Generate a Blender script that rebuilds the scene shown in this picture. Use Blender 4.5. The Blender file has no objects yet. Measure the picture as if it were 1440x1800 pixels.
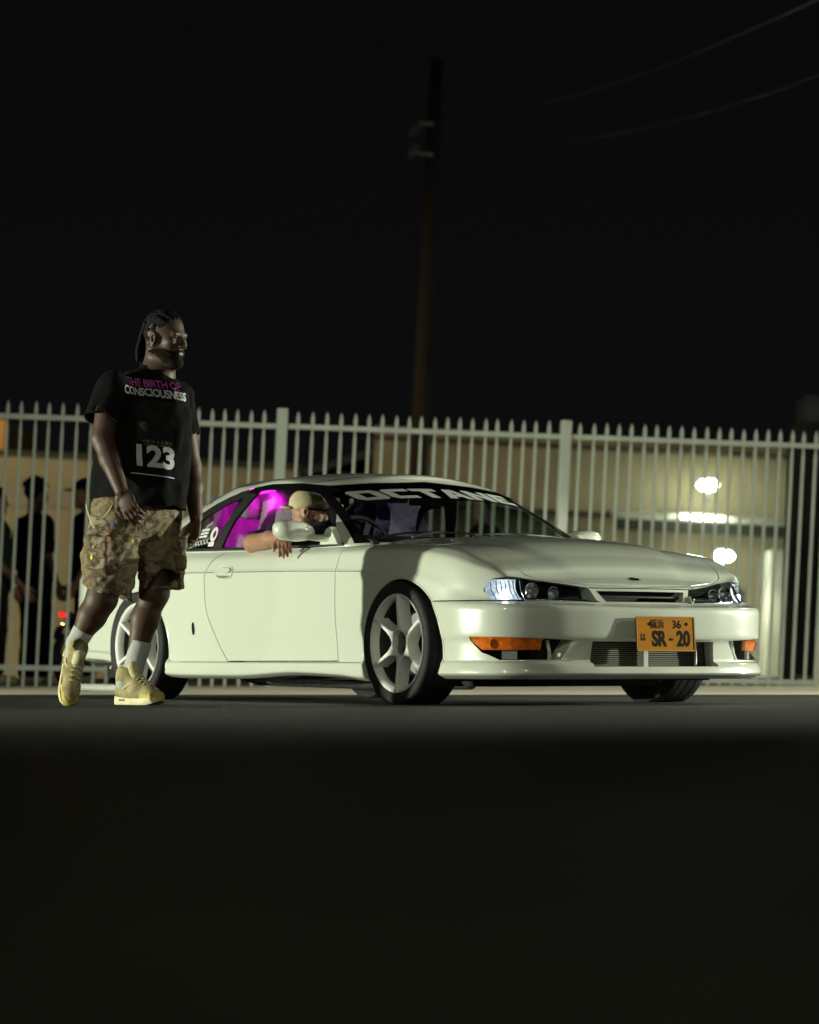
import bpy, bmesh, math, random
import numpy as np
from mathutils import Vector, Matrix, Euler
from mathutils.bvhtree import BVHTree
R = math.radians
random.seed(7); RNG = np.random.default_rng(7)
SC = bpy.context.scene
COL = SC.collection

# ------------------------------------------------------------------ camera
F_PX, CAM_H, HORIZON = 5000.0, 0.19, 1168.0     # focal length in pixels of a 1440 x 1800 frame
PITCH = math.atan((HORIZON - 900) / F_PX)
cam_d = bpy.data.cameras.new('camera'); cam = bpy.data.objects.new('camera', cam_d); COL.objects.link(cam)
cam.location = (0, 0, CAM_H); cam.rotation_euler = (math.pi / 2 + PITCH, 0, 0)
cam_d.sensor_fit = 'HORIZONTAL'; cam_d.sensor_width = 24.0; cam_d.lens = F_PX / 1440 * 24.0
cam_d.clip_start = 0.05; cam_d.clip_end = 2000
cam_d.dof.use_dof = True; cam_d.dof.focus_distance = 13.6; cam_d.dof.aperture_fstop = 2.1
SC.camera = cam
# ------------------------------------------------------------------ night sky
W = bpy.data.worlds.new('World'); SC.world = W; W.use_nodes = True
nt = W.node_tree; nt.nodes.clear()
wo = nt.nodes.new('ShaderNodeOutputWorld'); bg = nt.nodes.new('ShaderNodeBackground')
tc = nt.nodes.new('ShaderNodeTexCoord'); sx = nt.nodes.new('ShaderNodeSeparateXYZ'); cr = nt.nodes.new('ShaderNodeValToRGB')
cr.color_ramp.elements[0].position = 0.0; cr.color_ramp.elements[0].color = (0.0042, 0.0042, 0.0044, 1)
cr.color_ramp.elements[1].position = 0.45; cr.color_ramp.elements[1].color = (0.0013, 0.0015, 0.0019, 1)
nt.links.new(tc.outputs['Generated'], sx.inputs[0]); nt.links.new(sx.outputs['Z'], cr.inputs[0])
nt.links.new(cr.outputs[0], bg.inputs['Color']); bg.inputs['Strength'].default_value = 1.0
nt.links.new(bg.outputs[0], wo.inputs[0])
# ------------------------------------------------------------------ lamps of the place (street lamps and head lamps out of frame), plus added fill lights
def lamp(name, kind, loc, power, color, target=None, radius=0.1, cone=120, blend=0.5):
    d = bpy.data.lights.new(name, kind); d.energy = power; d.color = color
    if kind in ('POINT', 'SPOT'): d.shadow_soft_size = radius
    if kind == 'SPOT': d.spot_size = R(cone); d.spot_blend = blend
    o = bpy.data.objects.new(name, d); COL.objects.link(o); o.location = loc
    if target is not None:
        o.rotation_euler = (Vector(target) - Vector(loc)).to_track_quat('-Z', 'Y').to_euler()
    return o
lamp('headlamp_of_waiting_car', 'SPOT', (-11.5, 11.95, 0.76), 6700, (0.94, 1.0, 0.77), (0.2, 15.5, 0.62), 0.13, 80, 0.6)
lamp('yard_lamp_light', 'SPOT', (12.0, 16.5, 4.6), 1700, (0.92, 1.0, 0.80), (0.9, 16.5, 0.3), 0.12, 75, 0.7)
lamp('headlamp_of_oncoming_car', 'SPOT', (10.8, 16.6, 1.6), 7000, (0.95, 1.0, 0.80), (-0.6, 14.6, 1.0), 0.08, 70, 0.7)
lamp('fill_light', 'SPOT', (-4.0, 15.0, 9.0), 260, (1.0, 0.97, 0.78), (0.5, 20.5, 0.4), 0.18, 80, 0.8)  # added dim overhead fill for the ground and fence
lamp('fill_light', 'SPOT', (-5.5, 0.0, 5.0), 800, (0.96, 1.0, 0.82), (-0.3, 16.0, 1.1), 0.15, 40, 1.0)  # added fill beside the camera, lifts the man, car and road
lamp('fill_light', 'SPOT', (3.0, -3.0, 7.5), 430, (1.0, 0.97, 0.58), (0.5, 5.0, 0.0), 0.15, 120, 0.7)  # added ambient fill for the near road
lamp('back_yard_lamp_light', 'SPOT', (-13.0, 36.0, 5.0), 3600, (1.0, 0.86, 0.55), (-4.5, 45.0, 1.0), 0.2, 62, 0.7)
lamp('back_yard_lamp_light', 'SPOT', (3.5, 36.0, 11.0), 430, (1.0, 0.95, 0.62), (2.5, 47.0, 2.0), 0.2, 80, 0.7)
lamp('back_yard_lamp_light', 'SPOT', (7.5, 23.0, 7.0), 1500, (1.0, 0.98, 0.74), (3.0, 20.5, 0.0), 0.2, 75, 0.8)
for lx, ly, lz in ((2.0, -11, 3.2), (4.6, -10.5, 3.0), (7.5, -9.5, 3.3), (15.5, -5, 3.0), (17.6, -3, 3.2), (20, -1, 3.0), (-3.5, -10, 3.4)):
    lamp('distant_street_lamp_light', 'POINT', (lx, ly, lz), 130, (1.0, 0.97, 0.86), None, 0.32)
vs = SC.view_settings; vs.view_transform = 'Standard'; vs.look = 'None'; vs.exposure = 0; vs.gamma = 1; vs.use_curve_mapping = False
SC.render.film_transparent = False

# ------------------------------------------------------------------ helpers
def ray(px, py):
    v = np.array([(px - 720) / F_PX, 1.0, -(py - 900) / F_PX]); c, s = math.cos(PITCH), math.sin(PITCH)
    return np.array([v[0], v[1] * c - v[2] * s, v[1] * s + v[2] * c])
def at(px, py, Y):
    r = ray(px, py); t = Y / r[1]
    return Vector((r[0] * t, Y, CAM_H + r[2] * t))

def _n(nt, t, **kw):
    n = nt.nodes.new(t)
    for k, v in kw.items(): setattr(n, k, v)
    return n
def mat(name, col, rough=0.5, metal=0.0, coat=0.0, var=0.0, vscale=6.0, col2=None, bump=0.0, bscale=60.0, rvar=0.0,
        emit=None, estr=0.0, trans=0.0, alpha=1.0, ior=1.45, spec=0.5, stretch=None, detail=4.0, sheen=0.0, sss=0.0):
    m = bpy.data.materials.new(name); m.use_nodes = True
    nt = m.node_tree; b = nt.nodes['Principled BSDF']
    b.inputs['Base Color'].default_value = (*col, 1); b.inputs['Roughness'].default_value = rough
    b.inputs['Metallic'].default_value = metal; b.inputs['Coat Weight'].default_value = coat; b.inputs['Coat Roughness'].default_value = 0.06
    b.inputs['IOR'].default_value = ior; b.inputs['Specular IOR Level'].default_value = spec
    b.inputs['Transmission Weight'].default_value = trans; b.inputs['Alpha'].default_value = alpha
    if sheen: b.inputs['Sheen Weight'].default_value = sheen
    if sss:
        b.inputs['Subsurface Weight'].default_value = sss; b.inputs['Subsurface Radius'].default_value = (0.02, 0.008, 0.004)
    if emit: b.inputs['Emission Color'].default_value = (*emit, 1); b.inputs['Emission Strength'].default_value = estr
    tc = _n(nt, 'ShaderNodeTexCoord'); src = tc.outputs['Object']
    if stretch:
        mp = _n(nt, 'ShaderNodeMapping'); mp.inputs['Scale'].default_value = stretch
        nt.links.new(src, mp.inputs[0]); src = mp.outputs[0]
    if var or col2:
        no = _n(nt, 'ShaderNodeTexNoise'); no.inputs['Scale'].default_value = vscale; no.inputs['Detail'].default_value = detail
        nt.links.new(src, no.inputs['Vector'])
        rp = _n(nt, 'ShaderNodeValToRGB'); rp.color_ramp.elements[0].position = 0.32; rp.color_ramp.elements[1].position = 0.68
        c2 = col2 if col2 else tuple(min(1, c * (1 + var)) for c in col)
        c1 = col if col2 else tuple(c * (1 - var) for c in col)
        rp.color_ramp.elements[0].color = (*c1, 1); rp.color_ramp.elements[1].color = (*c2, 1)
        nt.links.new(no.outputs['Fac'], rp.inputs[0]); nt.links.new(rp.outputs[0], b.inputs['Base Color'])
    if rvar:
        n2 = _n(nt, 'ShaderNodeTexNoise'); n2.inputs['Scale'].default_value = vscale * 0.7; n2.inputs['Detail'].default_value = 6
        nt.links.new(src, n2.inputs['Vector'])
        mr = _n(nt, 'ShaderNodeMapRange'); mr.inputs[3].default_value = max(0.02, rough - rvar); mr.inputs[4].default_value = min(1, rough + rvar)
        nt.links.new(n2.outputs['Fac'], mr.inputs[0]); nt.links.new(mr.outputs[0], b.inputs['Roughness'])
    if bump:
        n3 = _n(nt, 'ShaderNodeTexNoise'); n3.inputs['Scale'].default_value = bscale; n3.inputs['Detail'].default_value = 6
        nt.links.new(src, n3.inputs['Vector'])
        bp = _n(nt, 'ShaderNodeBump'); bp.inputs['Strength'].default_value = bump; bp.inputs['Distance'].default_value = 0.01
        nt.links.new(n3.outputs['Fac'], bp.inputs['Height']); nt.links.new(bp.outputs[0], b.inputs['Normal'])
    return m
def glass_mat(name, tint, rough=0.0, refl=1.0):
    # thin pane: tinted see-through plus mirror reflection by fresnel
    m = bpy.data.materials.new(name); m.use_nodes = True; nt = m.node_tree; nt.nodes.clear()
    o = _n(nt, 'ShaderNodeOutputMaterial'); tr = _n(nt, 'ShaderNodeBsdfTransparent'); gl = _n(nt, 'ShaderNodeBsdfGlossy')
    mx = _n(nt, 'ShaderNodeMixShader'); fr = _n(nt, 'ShaderNodeFresnel'); fr.inputs['IOR'].default_value = 1.45
    ma = _n(nt, 'ShaderNodeMath', operation='MULTIPLY'); ma.inputs[1].default_value = refl
    tr.inputs[0].default_value = (*tint, 1); gl.inputs['Roughness'].default_value = max(rough, 0.02); gl.inputs[0].default_value = (0.95, 0.97, 1, 1)
    ge = _n(nt, 'ShaderNodeNewGeometry'); io = _n(nt, 'ShaderNodeMapRange'); io.inputs[3].default_value = 1.45; io.inputs[4].default_value = 1 / 1.45
    nt.links.new(ge.outputs['Backfacing'], io.inputs[0]); nt.links.new(io.outputs[0], fr.inputs['IOR'])      # a pane reflects alike from both sides
    nt.links.new(fr.outputs[0], ma.inputs[0]); nt.links.new(ma.outputs[0], mx.inputs[0])
    nt.links.new(tr.outputs[0], mx.inputs[1]); nt.links.new(gl.outputs[0], mx.inputs[2]); nt.links.new(mx.outputs[0], o.inputs[0])
    return m
def emat(name, col, s):
    m = bpy.data.materials.new(name); m.use_nodes = True; nt = m.node_tree; nt.nodes.clear()
    o = _n(nt, 'ShaderNodeOutputMaterial'); e = _n(nt, 'ShaderNodeEmission'); e.inputs[0].default_value = (*col, 1); e.inputs[1].default_value = s
    nt.links.new(e.outputs[0], o.inputs[0]); return m

def mk(v, f, name='mesh', fix=True):
    me = bpy.data.meshes.new(name); me.from_pydata([tuple(map(float, p)) for p in v], [], [tuple(map(int, q)) for q in f])
    if fix:
        bm = bmesh.new(); bm.from_mesh(me); bmesh.ops.remove_doubles(bm, verts=bm.verts, dist=1e-5)
        bmesh.ops.recalc_face_normals(bm, faces=bm.faces); bm.to_mesh(me); bm.free()
    me.update(); return me
def smooth(me, ang=35):
    me.shade_smooth()
    if ang is not None: me.set_sharp_from_angle(angle=R(ang))
    return me
def ob(name, me, m=None, parent=None, ang=35, loc=None, rot=None, **props):
    if isinstance(me, tuple): me = mk(me[0], me[1], name)
    if ang: smooth(me, ang)
    if m is not None and not any(me.materials): me.materials.clear(); me.materials.append(m)
    o = bpy.data.objects.new(name, me); COL.objects.link(o)
    if parent is not None: o.parent = parent
    if loc is not None: o.location = loc
    if rot is not None: o.rotation_euler = rot
    for k, v in props.items(): o[k] = v
    return o
def empty(name, loc=(0, 0, 0), rot=(0, 0, 0), parent=None, **props):
    o = bpy.data.objects.new(name, None); COL.objects.link(o); o.location = loc; o.rotation_euler = rot; o.empty_display_size = 0.1
    if parent is not None: o.parent = parent
    for k, v in props.items(): o[k] = v
    return o
def join(*parts):
    V, Fc = [], []
    for v, f in parts:
        k = len(V); V += [tuple(p) for p in v]; Fc += [tuple(i + k for i in q) for q in f]
    return V, Fc
def xf(p, M):
    return [tuple(M @ Vector(q)) for q in p[0]], p[1]
def box(x0, x1, y0, y1, z0, z1):
    v = [(x, y, z) for x in (x0, x1) for y in (y0, y1) for z in (z0, z1)]
    return v, [(0, 1, 3, 2), (4, 6, 7, 5), (0, 4, 5, 1), (2, 3, 7, 6), (0, 2, 6, 4), (1, 5, 7, 3)]
def bevel(me, w=0.005, seg=2):
    bm = bmesh.new(); bm.from_mesh(me) if not isinstance(me, tuple) else bm.from_mesh(mk(*me))
    bmesh.ops.bevel(bm, geom=list(bm.edges), offset=w, segments=seg, affect='EDGES', profile=0.6)
    out = bpy.data.meshes.new('bev'); bm.to_mesh(out); bm.free(); return out
def prism(poly, axis, lo, hi):
    # closed prism of a 2d outline along an axis; the outline gives the two other coordinates in order
    def P(a, b, c):
        return {'x': (c, a, b), 'y': (a, c, b), 'z': (a, b, c)}[axis]
    n = len(poly); v = [P(a, b, lo) for a, b in poly] + [P(a, b, hi) for a, b in poly]
    f = [tuple(range(n))[::-1], tuple(range(n, 2 * n))] + [(i, (i + 1) % n, n + (i + 1) % n, n + i) for i in range(n)]
    return v, f
def tube(pts, rad, seg=10, caps=True, flat=1.0):
    pts = [Vector(p) for p in pts]; n = len(pts); v, f = [], []
    rad = rad if hasattr(rad, '__len__') else [rad] * n
    up = None
    for i, p in enumerate(pts):
        t = (pts[min(i + 1, n - 1)] - pts[max(i - 1, 0)]).normalized()
        if up is None:
            up = Vector((0, 0, 1)) if abs(t.z) < 0.9 else Vector((1, 0, 0))
        a = t.cross(up).normalized(); up = a.cross(t).normalized()
        for k in range(seg):
            w = 2 * math.pi * k / seg
            v.append(tuple(p + a * math.cos(w) * rad[i] + up * math.sin(w) * rad[i] * flat))
    for i in range(n - 1):
        for k in range(seg):
            f.append((i * seg + k, i * seg + (k + 1) % seg, (i + 1) * seg + (k + 1) % seg, (i + 1) * seg + k))
    if caps: f += [tuple(range(seg))[::-1], tuple(range((n - 1) * seg, n * seg))]
    return v, f
def lathe(prof, axis='y', seg=48, closed=False):
    v, f = [], []; n = len(prof)
    for k in range(seg):
        w = 2 * math.pi * k / seg
        for (r, h) in prof:
            a, b = r * math.cos(w), r * math.sin(w)
            v.append({'y': (a, h, b), 'z': (a, b, h), 'x': (h, a, b)}[axis])
    m = n if closed else n - 1
    for k in range(seg):
        for i in range(m):
            f.append((k * n + i, k * n + (i + 1) % n, ((k + 1) % seg) * n + (i + 1) % n, ((k + 1) % seg) * n + i))
    return v, f
def spline(P, n=12, closed=False):
    P = [np.array(p, float) for p in P]; out = []
    Q = [P[-1]] + P + [P[0], P[1]] if closed else [2 * P[0] - P[1]] + P + [2 * P[-1] - P[-2]]
    for i in range(1, len(Q) - 2):
        p0, p1, p2, p3 = Q[i - 1:i + 3]
        d0, d1, d2 = [max(np.linalg.norm(b - a), 1e-9) ** .5 for a, b in ((p0, p1), (p1, p2), (p2, p3))]
        m1 = d1 * ((p1 - p0) / d0 - (p2 - p0) / (d0 + d1) + (p2 - p1) / d1); m2 = d1 * ((p2 - p1) / d1 - (p3 - p1) / (d1 + d2) + (p3 - p2) / d2)
        for t in np.linspace(0, 1, n, endpoint=False):
            out.append((2 * t**3 - 3 * t * t + 1) * p1 + (t**3 - 2 * t * t + t) * m1 + (3 * t * t - 2 * t**3) * p2 + (t**3 - t * t) * m2)
    if not closed: out.append(P[-1])
    return [tuple(p) for p in out]
def pchip(xk, yk, x):
    xk, yk, x = np.asarray(xk, float), np.asarray(yk, float), np.asarray(x, float)
    hh = np.diff(xk); d = np.diff(yk) / hh; m = np.zeros_like(yk)
    for i in range(1, len(xk) - 1):
        if d[i - 1] * d[i] > 0:
            w1, w2 = 2 * hh[i] + hh[i - 1], hh[i] + 2 * hh[i - 1]; m[i] = (w1 + w2) / (w1 / d[i - 1] + w2 / d[i])
    m[0], m[-1] = d[0], d[-1]
    j = np.clip(np.searchsorted(xk, x) - 1, 0, len(xk) - 2); t = np.clip((x - xk[j]) / hh[j], 0, 1)
    return (2*t**3-3*t**2+1)*yk[j] + (t**3-2*t**2+t)*hh[j]*m[j] + (3*t**2-2*t**3)*yk[j+1] + (t**3-t**2)*hh[j]*m[j+1]
def boolean(a, b, op='DIFFERENCE'):
    if isinstance(a, tuple): a = mk(*a)
    if isinstance(b, tuple): b = mk(*b)
    oa = bpy.data.objects.new('tmpa', a); obb = bpy.data.objects.new('tmpb', b); COL.objects.link(oa); COL.objects.link(obb)
    out = None
    for solver in ('MANIFOLD', 'EXACT'):
        md = oa.modifiers.new('b', 'BOOLEAN'); md.operation = op; md.object = obb; md.solver = solver
        dg = bpy.context.evaluated_depsgraph_get(); dg.update()
        out = bpy.data.meshes.new_from_object(oa.evaluated_get(dg), depsgraph=dg)
        oa.modifiers.remove(md)
        if len(out.polygons) and not (op == 'DIFFERENCE' and len(out.polygons) == len(a.polygons) and solver == 'MANIFOLD'): break
    bpy.data.objects.remove(oa); bpy.data.objects.remove(obb)
    return out
def bvh(me):
    bm = bmesh.new(); bm.from_mesh(me); t = BVHTree.FromBMesh(bm); bm.free(); return t
def patch(solid, cutter, tree=None, tol=4e-4, thick=0.0, push=0.0):
    # the skin of a solid inside a cutter, as a sheet
    me = boolean(solid, cutter, 'INTERSECT'); tree = tree or bvh(solid)
    bm = bmesh.new(); bm.from_mesh(me); dead = []
    for f in bm.faces:
        c = f.calc_center_median(); h = tree.find_nearest(c)
        if h[0] is None or h[3] > tol or h[1].dot(f.normal) < 0.5: dead.append(f)
    bmesh.ops.delete(bm, geom=dead, context='FACES')
    if push:
        bm.normal_update()
        for v in bm.verts: v.co += v.normal * push
    bm.to_mesh(me); bm.free()
    if thick:
        o = bpy.data.objects.new('tmp', me); COL.objects.link(o); md = o.modifiers.new('s', 'SOLIDIFY'); md.thickness = thick; md.offset = -1
        dg = bpy.context.evaluated_depsgraph_get(); dg.update(); me2 = bpy.data.meshes.new_from_object(o.evaluated_get(dg), depsgraph=dg)
        bpy.data.objects.remove(o); me = me2
    return me
def grow(poly, d):
    # offset a simple 2d outline outward by d
    P = np.array(poly, float); A = 0.5 * np.sum(P[:, 0] * np.roll(P[:, 1], -1) - np.roll(P[:, 0], -1) * P[:, 1])
    s = 1 if A > 0 else -1; out = []
    for i in range(len(P)):
        a, b, c = P[i - 1], P[i], P[(i + 1) % len(P)]
        e1, e2 = b - a, c - b; e1 = e1 / (np.linalg.norm(e1) + 1e-12); e2 = e2 / (np.linalg.norm(e2) + 1e-12)
        n1, n2 = np.array([e1[1], -e1[0]]) * s, np.array([e2[1], -e2[0]]) * s
        n = n1 + n2; L = np.dot(n, n1); out.append(tuple(b + n / max(L, 0.3) * d))
    return out
def mirror_y(me):
    c = me.copy(); bm = bmesh.new(); bm.from_mesh(c)
    for v in bm.verts: v.co.y = -v.co.y
    bmesh.ops.reverse_faces(bm, faces=bm.faces); bm.to_mesh(c); bm.free(); return c
def text_mesh(s, size=1.0, spacing=1.0, shear=0.0, bold=0.0, align='CENTER', res=3):
    cu = bpy.data.curves.new('t', 'FONT'); cu.body = s; cu.size = size; cu.space_character = spacing; cu.shear = shear; cu.offset = bold
    cu.align_x = align; cu.align_y = 'CENTER'; cu.resolution_u = res; cu.fill_mode = 'BOTH'
    o = bpy.data.objects.new('t', cu); COL.objects.link(o); dg = bpy.context.evaluated_depsgraph_get(); dg.update()
    me = bpy.data.meshes.new_from_object(o.evaluated_get(dg), depsgraph=dg); bpy.data.objects.remove(o); return me
def subdiv_tris(me, maxlen):
    bm = bmesh.new(); bm.from_mesh(me); bmesh.ops.triangulate(bm, faces=bm.faces)
    for _ in range(5):
        e = [e for e in bm.edges if e.calc_length() > maxlen]
        if not e: break
        bmesh.ops.subdivide_edges(bm, edges=e, cuts=1); bmesh.ops.triangulate(bm, faces=bm.faces)
    bm.to_mesh(me); bm.free(); return me
# ------------------------------------------------------------------ setting
M_asph = mat('asphalt', (0.014, 0.014, 0.0115), 0.70, col2=(0.026, 0.0255, 0.0215), vscale=0.9, bump=0.55, bscale=90, rvar=0.12, detail=9)
M_asph2 = mat('newer_asphalt', (0.022, 0.022, 0.020), 0.70, col2=(0.031, 0.030, 0.027), vscale=4.0, bump=0.6, bscale=90, rvar=0.1, detail=9)
M_conc = mat('concrete', (0.50, 0.47, 0.37), 0.85, var=0.22, vscale=2.5, bump=0.3, bscale=60, detail=8)
M_yard = mat('yard_concrete', (0.22, 0.20, 0.17), 0.9, var=0.25, vscale=1.2)
def sheet(name, x0, x1, y0, y1, z, m, thick=None, **p):
    if thick: return ob(name, mk(*box(x0, x1, y0, y1, z - thick, z)), m, None, 0, **p)
    return ob(name, mk([(x0, y0, z), (x1, y0, z), (x1, y1, z), (x0, y1, z)], [(0, 1, 2, 3)]), m, None, 0, **p)
sheet('ground', -400, 400, -60, 700, -0.012, M_yard, kind='structure')
sheet('road', -80, 80, -30, 17.3, 0.0, M_asph, kind='structure')
sheet('pavement', -80, 80, 17.3, 60, 0.006, M_conc, kind='structure')

# ---- steel fence
FA, FB = at(0, 1168, 23.5), at(1440, 1168, 24.9)
fdir = Vector((FB.x - FA.x, FB.y - FA.y, 0)).normalized(); fn = Vector((fdir.y, -fdir.x, 0))
def fpt(px, py):
    r = ray(px, py); o = Vector((0, 0, CAM_H)); d = Vector(r); t = (FA - o).dot(fn) / d.dot(fn); return o + d * t
M_fence = mat('pale_fence_paint', (0.46, 0.50, 0.45), 0.45, 0.0, 0.2, var=0.12, vscale=5, bump=0.05, bscale=40)
fence = empty('steel_fence', fpt(720, 1209), label='pale steel picket fence with spear tips behind the white coupe', category='fence')
inv = fence.matrix_basis.inverted() if False else Matrix.Translation(-fence.location)
ang = math.atan2(fdir.y, fdir.x)
def tip_y(px): return 703 + 50 * px / 1300 if px < 1440 else 758
def top_y(px): return 731 + 53.5 * px / 1440
def bot_y(px): return 1172.5 + 27 * px / 1440
LEAN = .049
hw = .0114
pk = []
for z, w in ((0, hw), (.90, hw), (.925, hw * .62), (.94, hw * .72), (.962, hw * 1.22), (.978, hw * 1.15), (.992, hw * .62), (1.0, hw * .12)):
    pk.append([(-w, -w, z), (w, -w, z), (w, w, z), (-w, w, z)])
pv = [p for r_ in pk for p in r_]; pf = [(i * 4 + k, i * 4 + (k + 1) % 4, (i + 1) * 4 + (k + 1) % 4, (i + 1) * 4 + k) for i in range(len(pk) - 1) for k in range(4)] + [(3, 2, 1, 0), tuple(len(pv) - 4 + k for k in range(4))]
PICK = mk(pv, pf, 'picket'); PICK.materials.append(M_fence)
def upright(name, me, px_top, py_top, py_bot, **kw):
    a = fpt(px_top, py_top); b = fpt(px_top - LEAN * (py_bot - py_top), py_bot); d = a - b
    o = bpy.data.objects.new(name, me); COL.objects.link(o); o.parent = fence
    xa = fdir.copy(); za = d.normalized(); ya = za.cross(xa).normalized(); xa = ya.cross(za)
    L = d.length; M = Matrix((xa, ya, za)).transposed().to_4x4(); M.translation = b - fence.location
    o.matrix_basis = M @ Matrix.Diagonal((1, 1, L, 1)); return o
P_A = [14.5, 38.7, 64.5, 87, 112, 137, 162, 186, 210, 234, 258, 282, 305, 328, 350, 373.5, 396, 419, 442.5, 465]
P_B = [525, 551.5, 576.5, 601.5, 626.5, 650, 674, 698, 720, 742, 766, 787, 810, 832, 855, 876, 900, 921, 943, 966]
P_C = [1020, 1045, 1068, 1090, 1112, 1135, 1156, 1178, 1200, 1222, 1244, 1266, 1287, 1308, 1330, 1352, 1373, 1394, 1415, 1436]
POSTS = [-492, -12, 497, 996, 1462, 1945]
P_L = list(np.linspace(-465, -38, 18)); P_R = list(np.linspace(1487, 1920, 20))
for px in P_L + P_A + P_B + P_C + P_R:
    upright('picket', PICK, px + random.uniform(-.8, .8), tip_y(px) + random.uniform(-1, 1), 1209 + .003 * px)
PST = bevel(mk(*box(-.043, .043, -.043, .043, 0, 1)), .004, 1); PST.materials.append(M_fence)
for px in POSTS:
    upright('post', PST, px, tip_y(px) - 4 if px < 700 else tip_y(px) - 2, 1216)
def rail(name, yf, off, hz):
    for a, b in zip(POSTS[:-1], POSTS[1:]):
        p, q = fpt(a + 8 - LEAN * off * 0, yf(a)), fpt(b - 8, yf(b)); d = q - p; L = d.length
        o = ob(name, mk(*box(0, L, -.021, .021, -hz, hz)), M_fence, fence, 0)
        xa = d.normalized(); ya = Vector((0, 0, 1)).cross(xa).normalized(); za = xa.cross(ya)
        M = Matrix((xa, ya, za)).transposed().to_4x4(); M.translation = p - fence.location; o.matrix_basis = M
POSTS_T = POSTS
rail('top_rail', top_y, 0, .021)
POSTS = [p - LEAN * 460 for p in POSTS_T]; rail('bottom_rail', lambda x: bot_y(x + 22), 1, .021); POSTS = POSTS_T
# ------------------------------------------------------------------ the coupe
CAR_O = Vector((0.643, 13.992, 0)); CAR_A = R(-55.1)
M_paint = mat('white_car_paint', (0.62, 0.65, 0.56), 0.26, 0, 1.0)
M_black = mat('black_trim', (0.012, 0.012, 0.012), 0.55, var=0.2, vscale=20)
M_gloss = mat('gloss_black', (0.008, 0.008, 0.009), 0.12)
M_dark = mat('dark_underbody', (0.010, 0.010, 0.010), 0.85)
M_rubber = mat('tyre_rubber', (0.013, 0.013, 0.013), 0.72, var=0.35, vscale=30, bump=0.2, bscale=120)
M_rim = mat('white_painted_alloy', (0.80, 0.81, 0.77), 0.32, 0.0, 0.5, var=0.05, vscale=12)
M_barrel = mat('brushed_barrel', (0.055, 0.053, 0.047), 0.5, 0.4)
M_steel = mat('brake_steel', (0.35, 0.35, 0.34), 0.35, 0.9, stretch=(1, 1, 1), var=0.2, vscale=40)
M_chrome = mat('chrome', (0.75, 0.76, 0.78), 0.08, 1.0)
M_glass = glass_mat('clear_glass', (0.66, 0.74, 0.70))
M_tint = glass_mat('tinted_glass', (0.50, 0.46, 0.52))
M_lens = glass_mat('lamp_lens', (0.92, 0.94, 0.95))
M_amber = mat('amber_lens', (0.62, 0.13, 0.006), 0.12, 0, 0.6, var=0.35, vscale=30, spec=0.6)
M_grille = mat('radiator_black', (0.02, 0.02, 0.019), 0.6)
M_seat = mat('seat_fabric', (0.030, 0.028, 0.034), 0.85, var=0.3, vscale=60, bump=0.3, bscale=200)
M_seat2 = mat('grey_seat_fabric', (0.30, 0.28, 0.30), 0.8, var=0.2, vscale=40)
M_purple = mat('purple_fabric', (0.075, 0.045, 0.12), 0.8, var=0.3, vscale=40)
M_int = mat('cabin_plastic', (0.018, 0.018, 0.019), 0.7, var=0.2, vscale=30)

car = empty('coupe', CAR_O, (0, 0, CAR_A), label='lowered white two door coupe with magenta lit cabin and yellow number plate', category='car')

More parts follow.
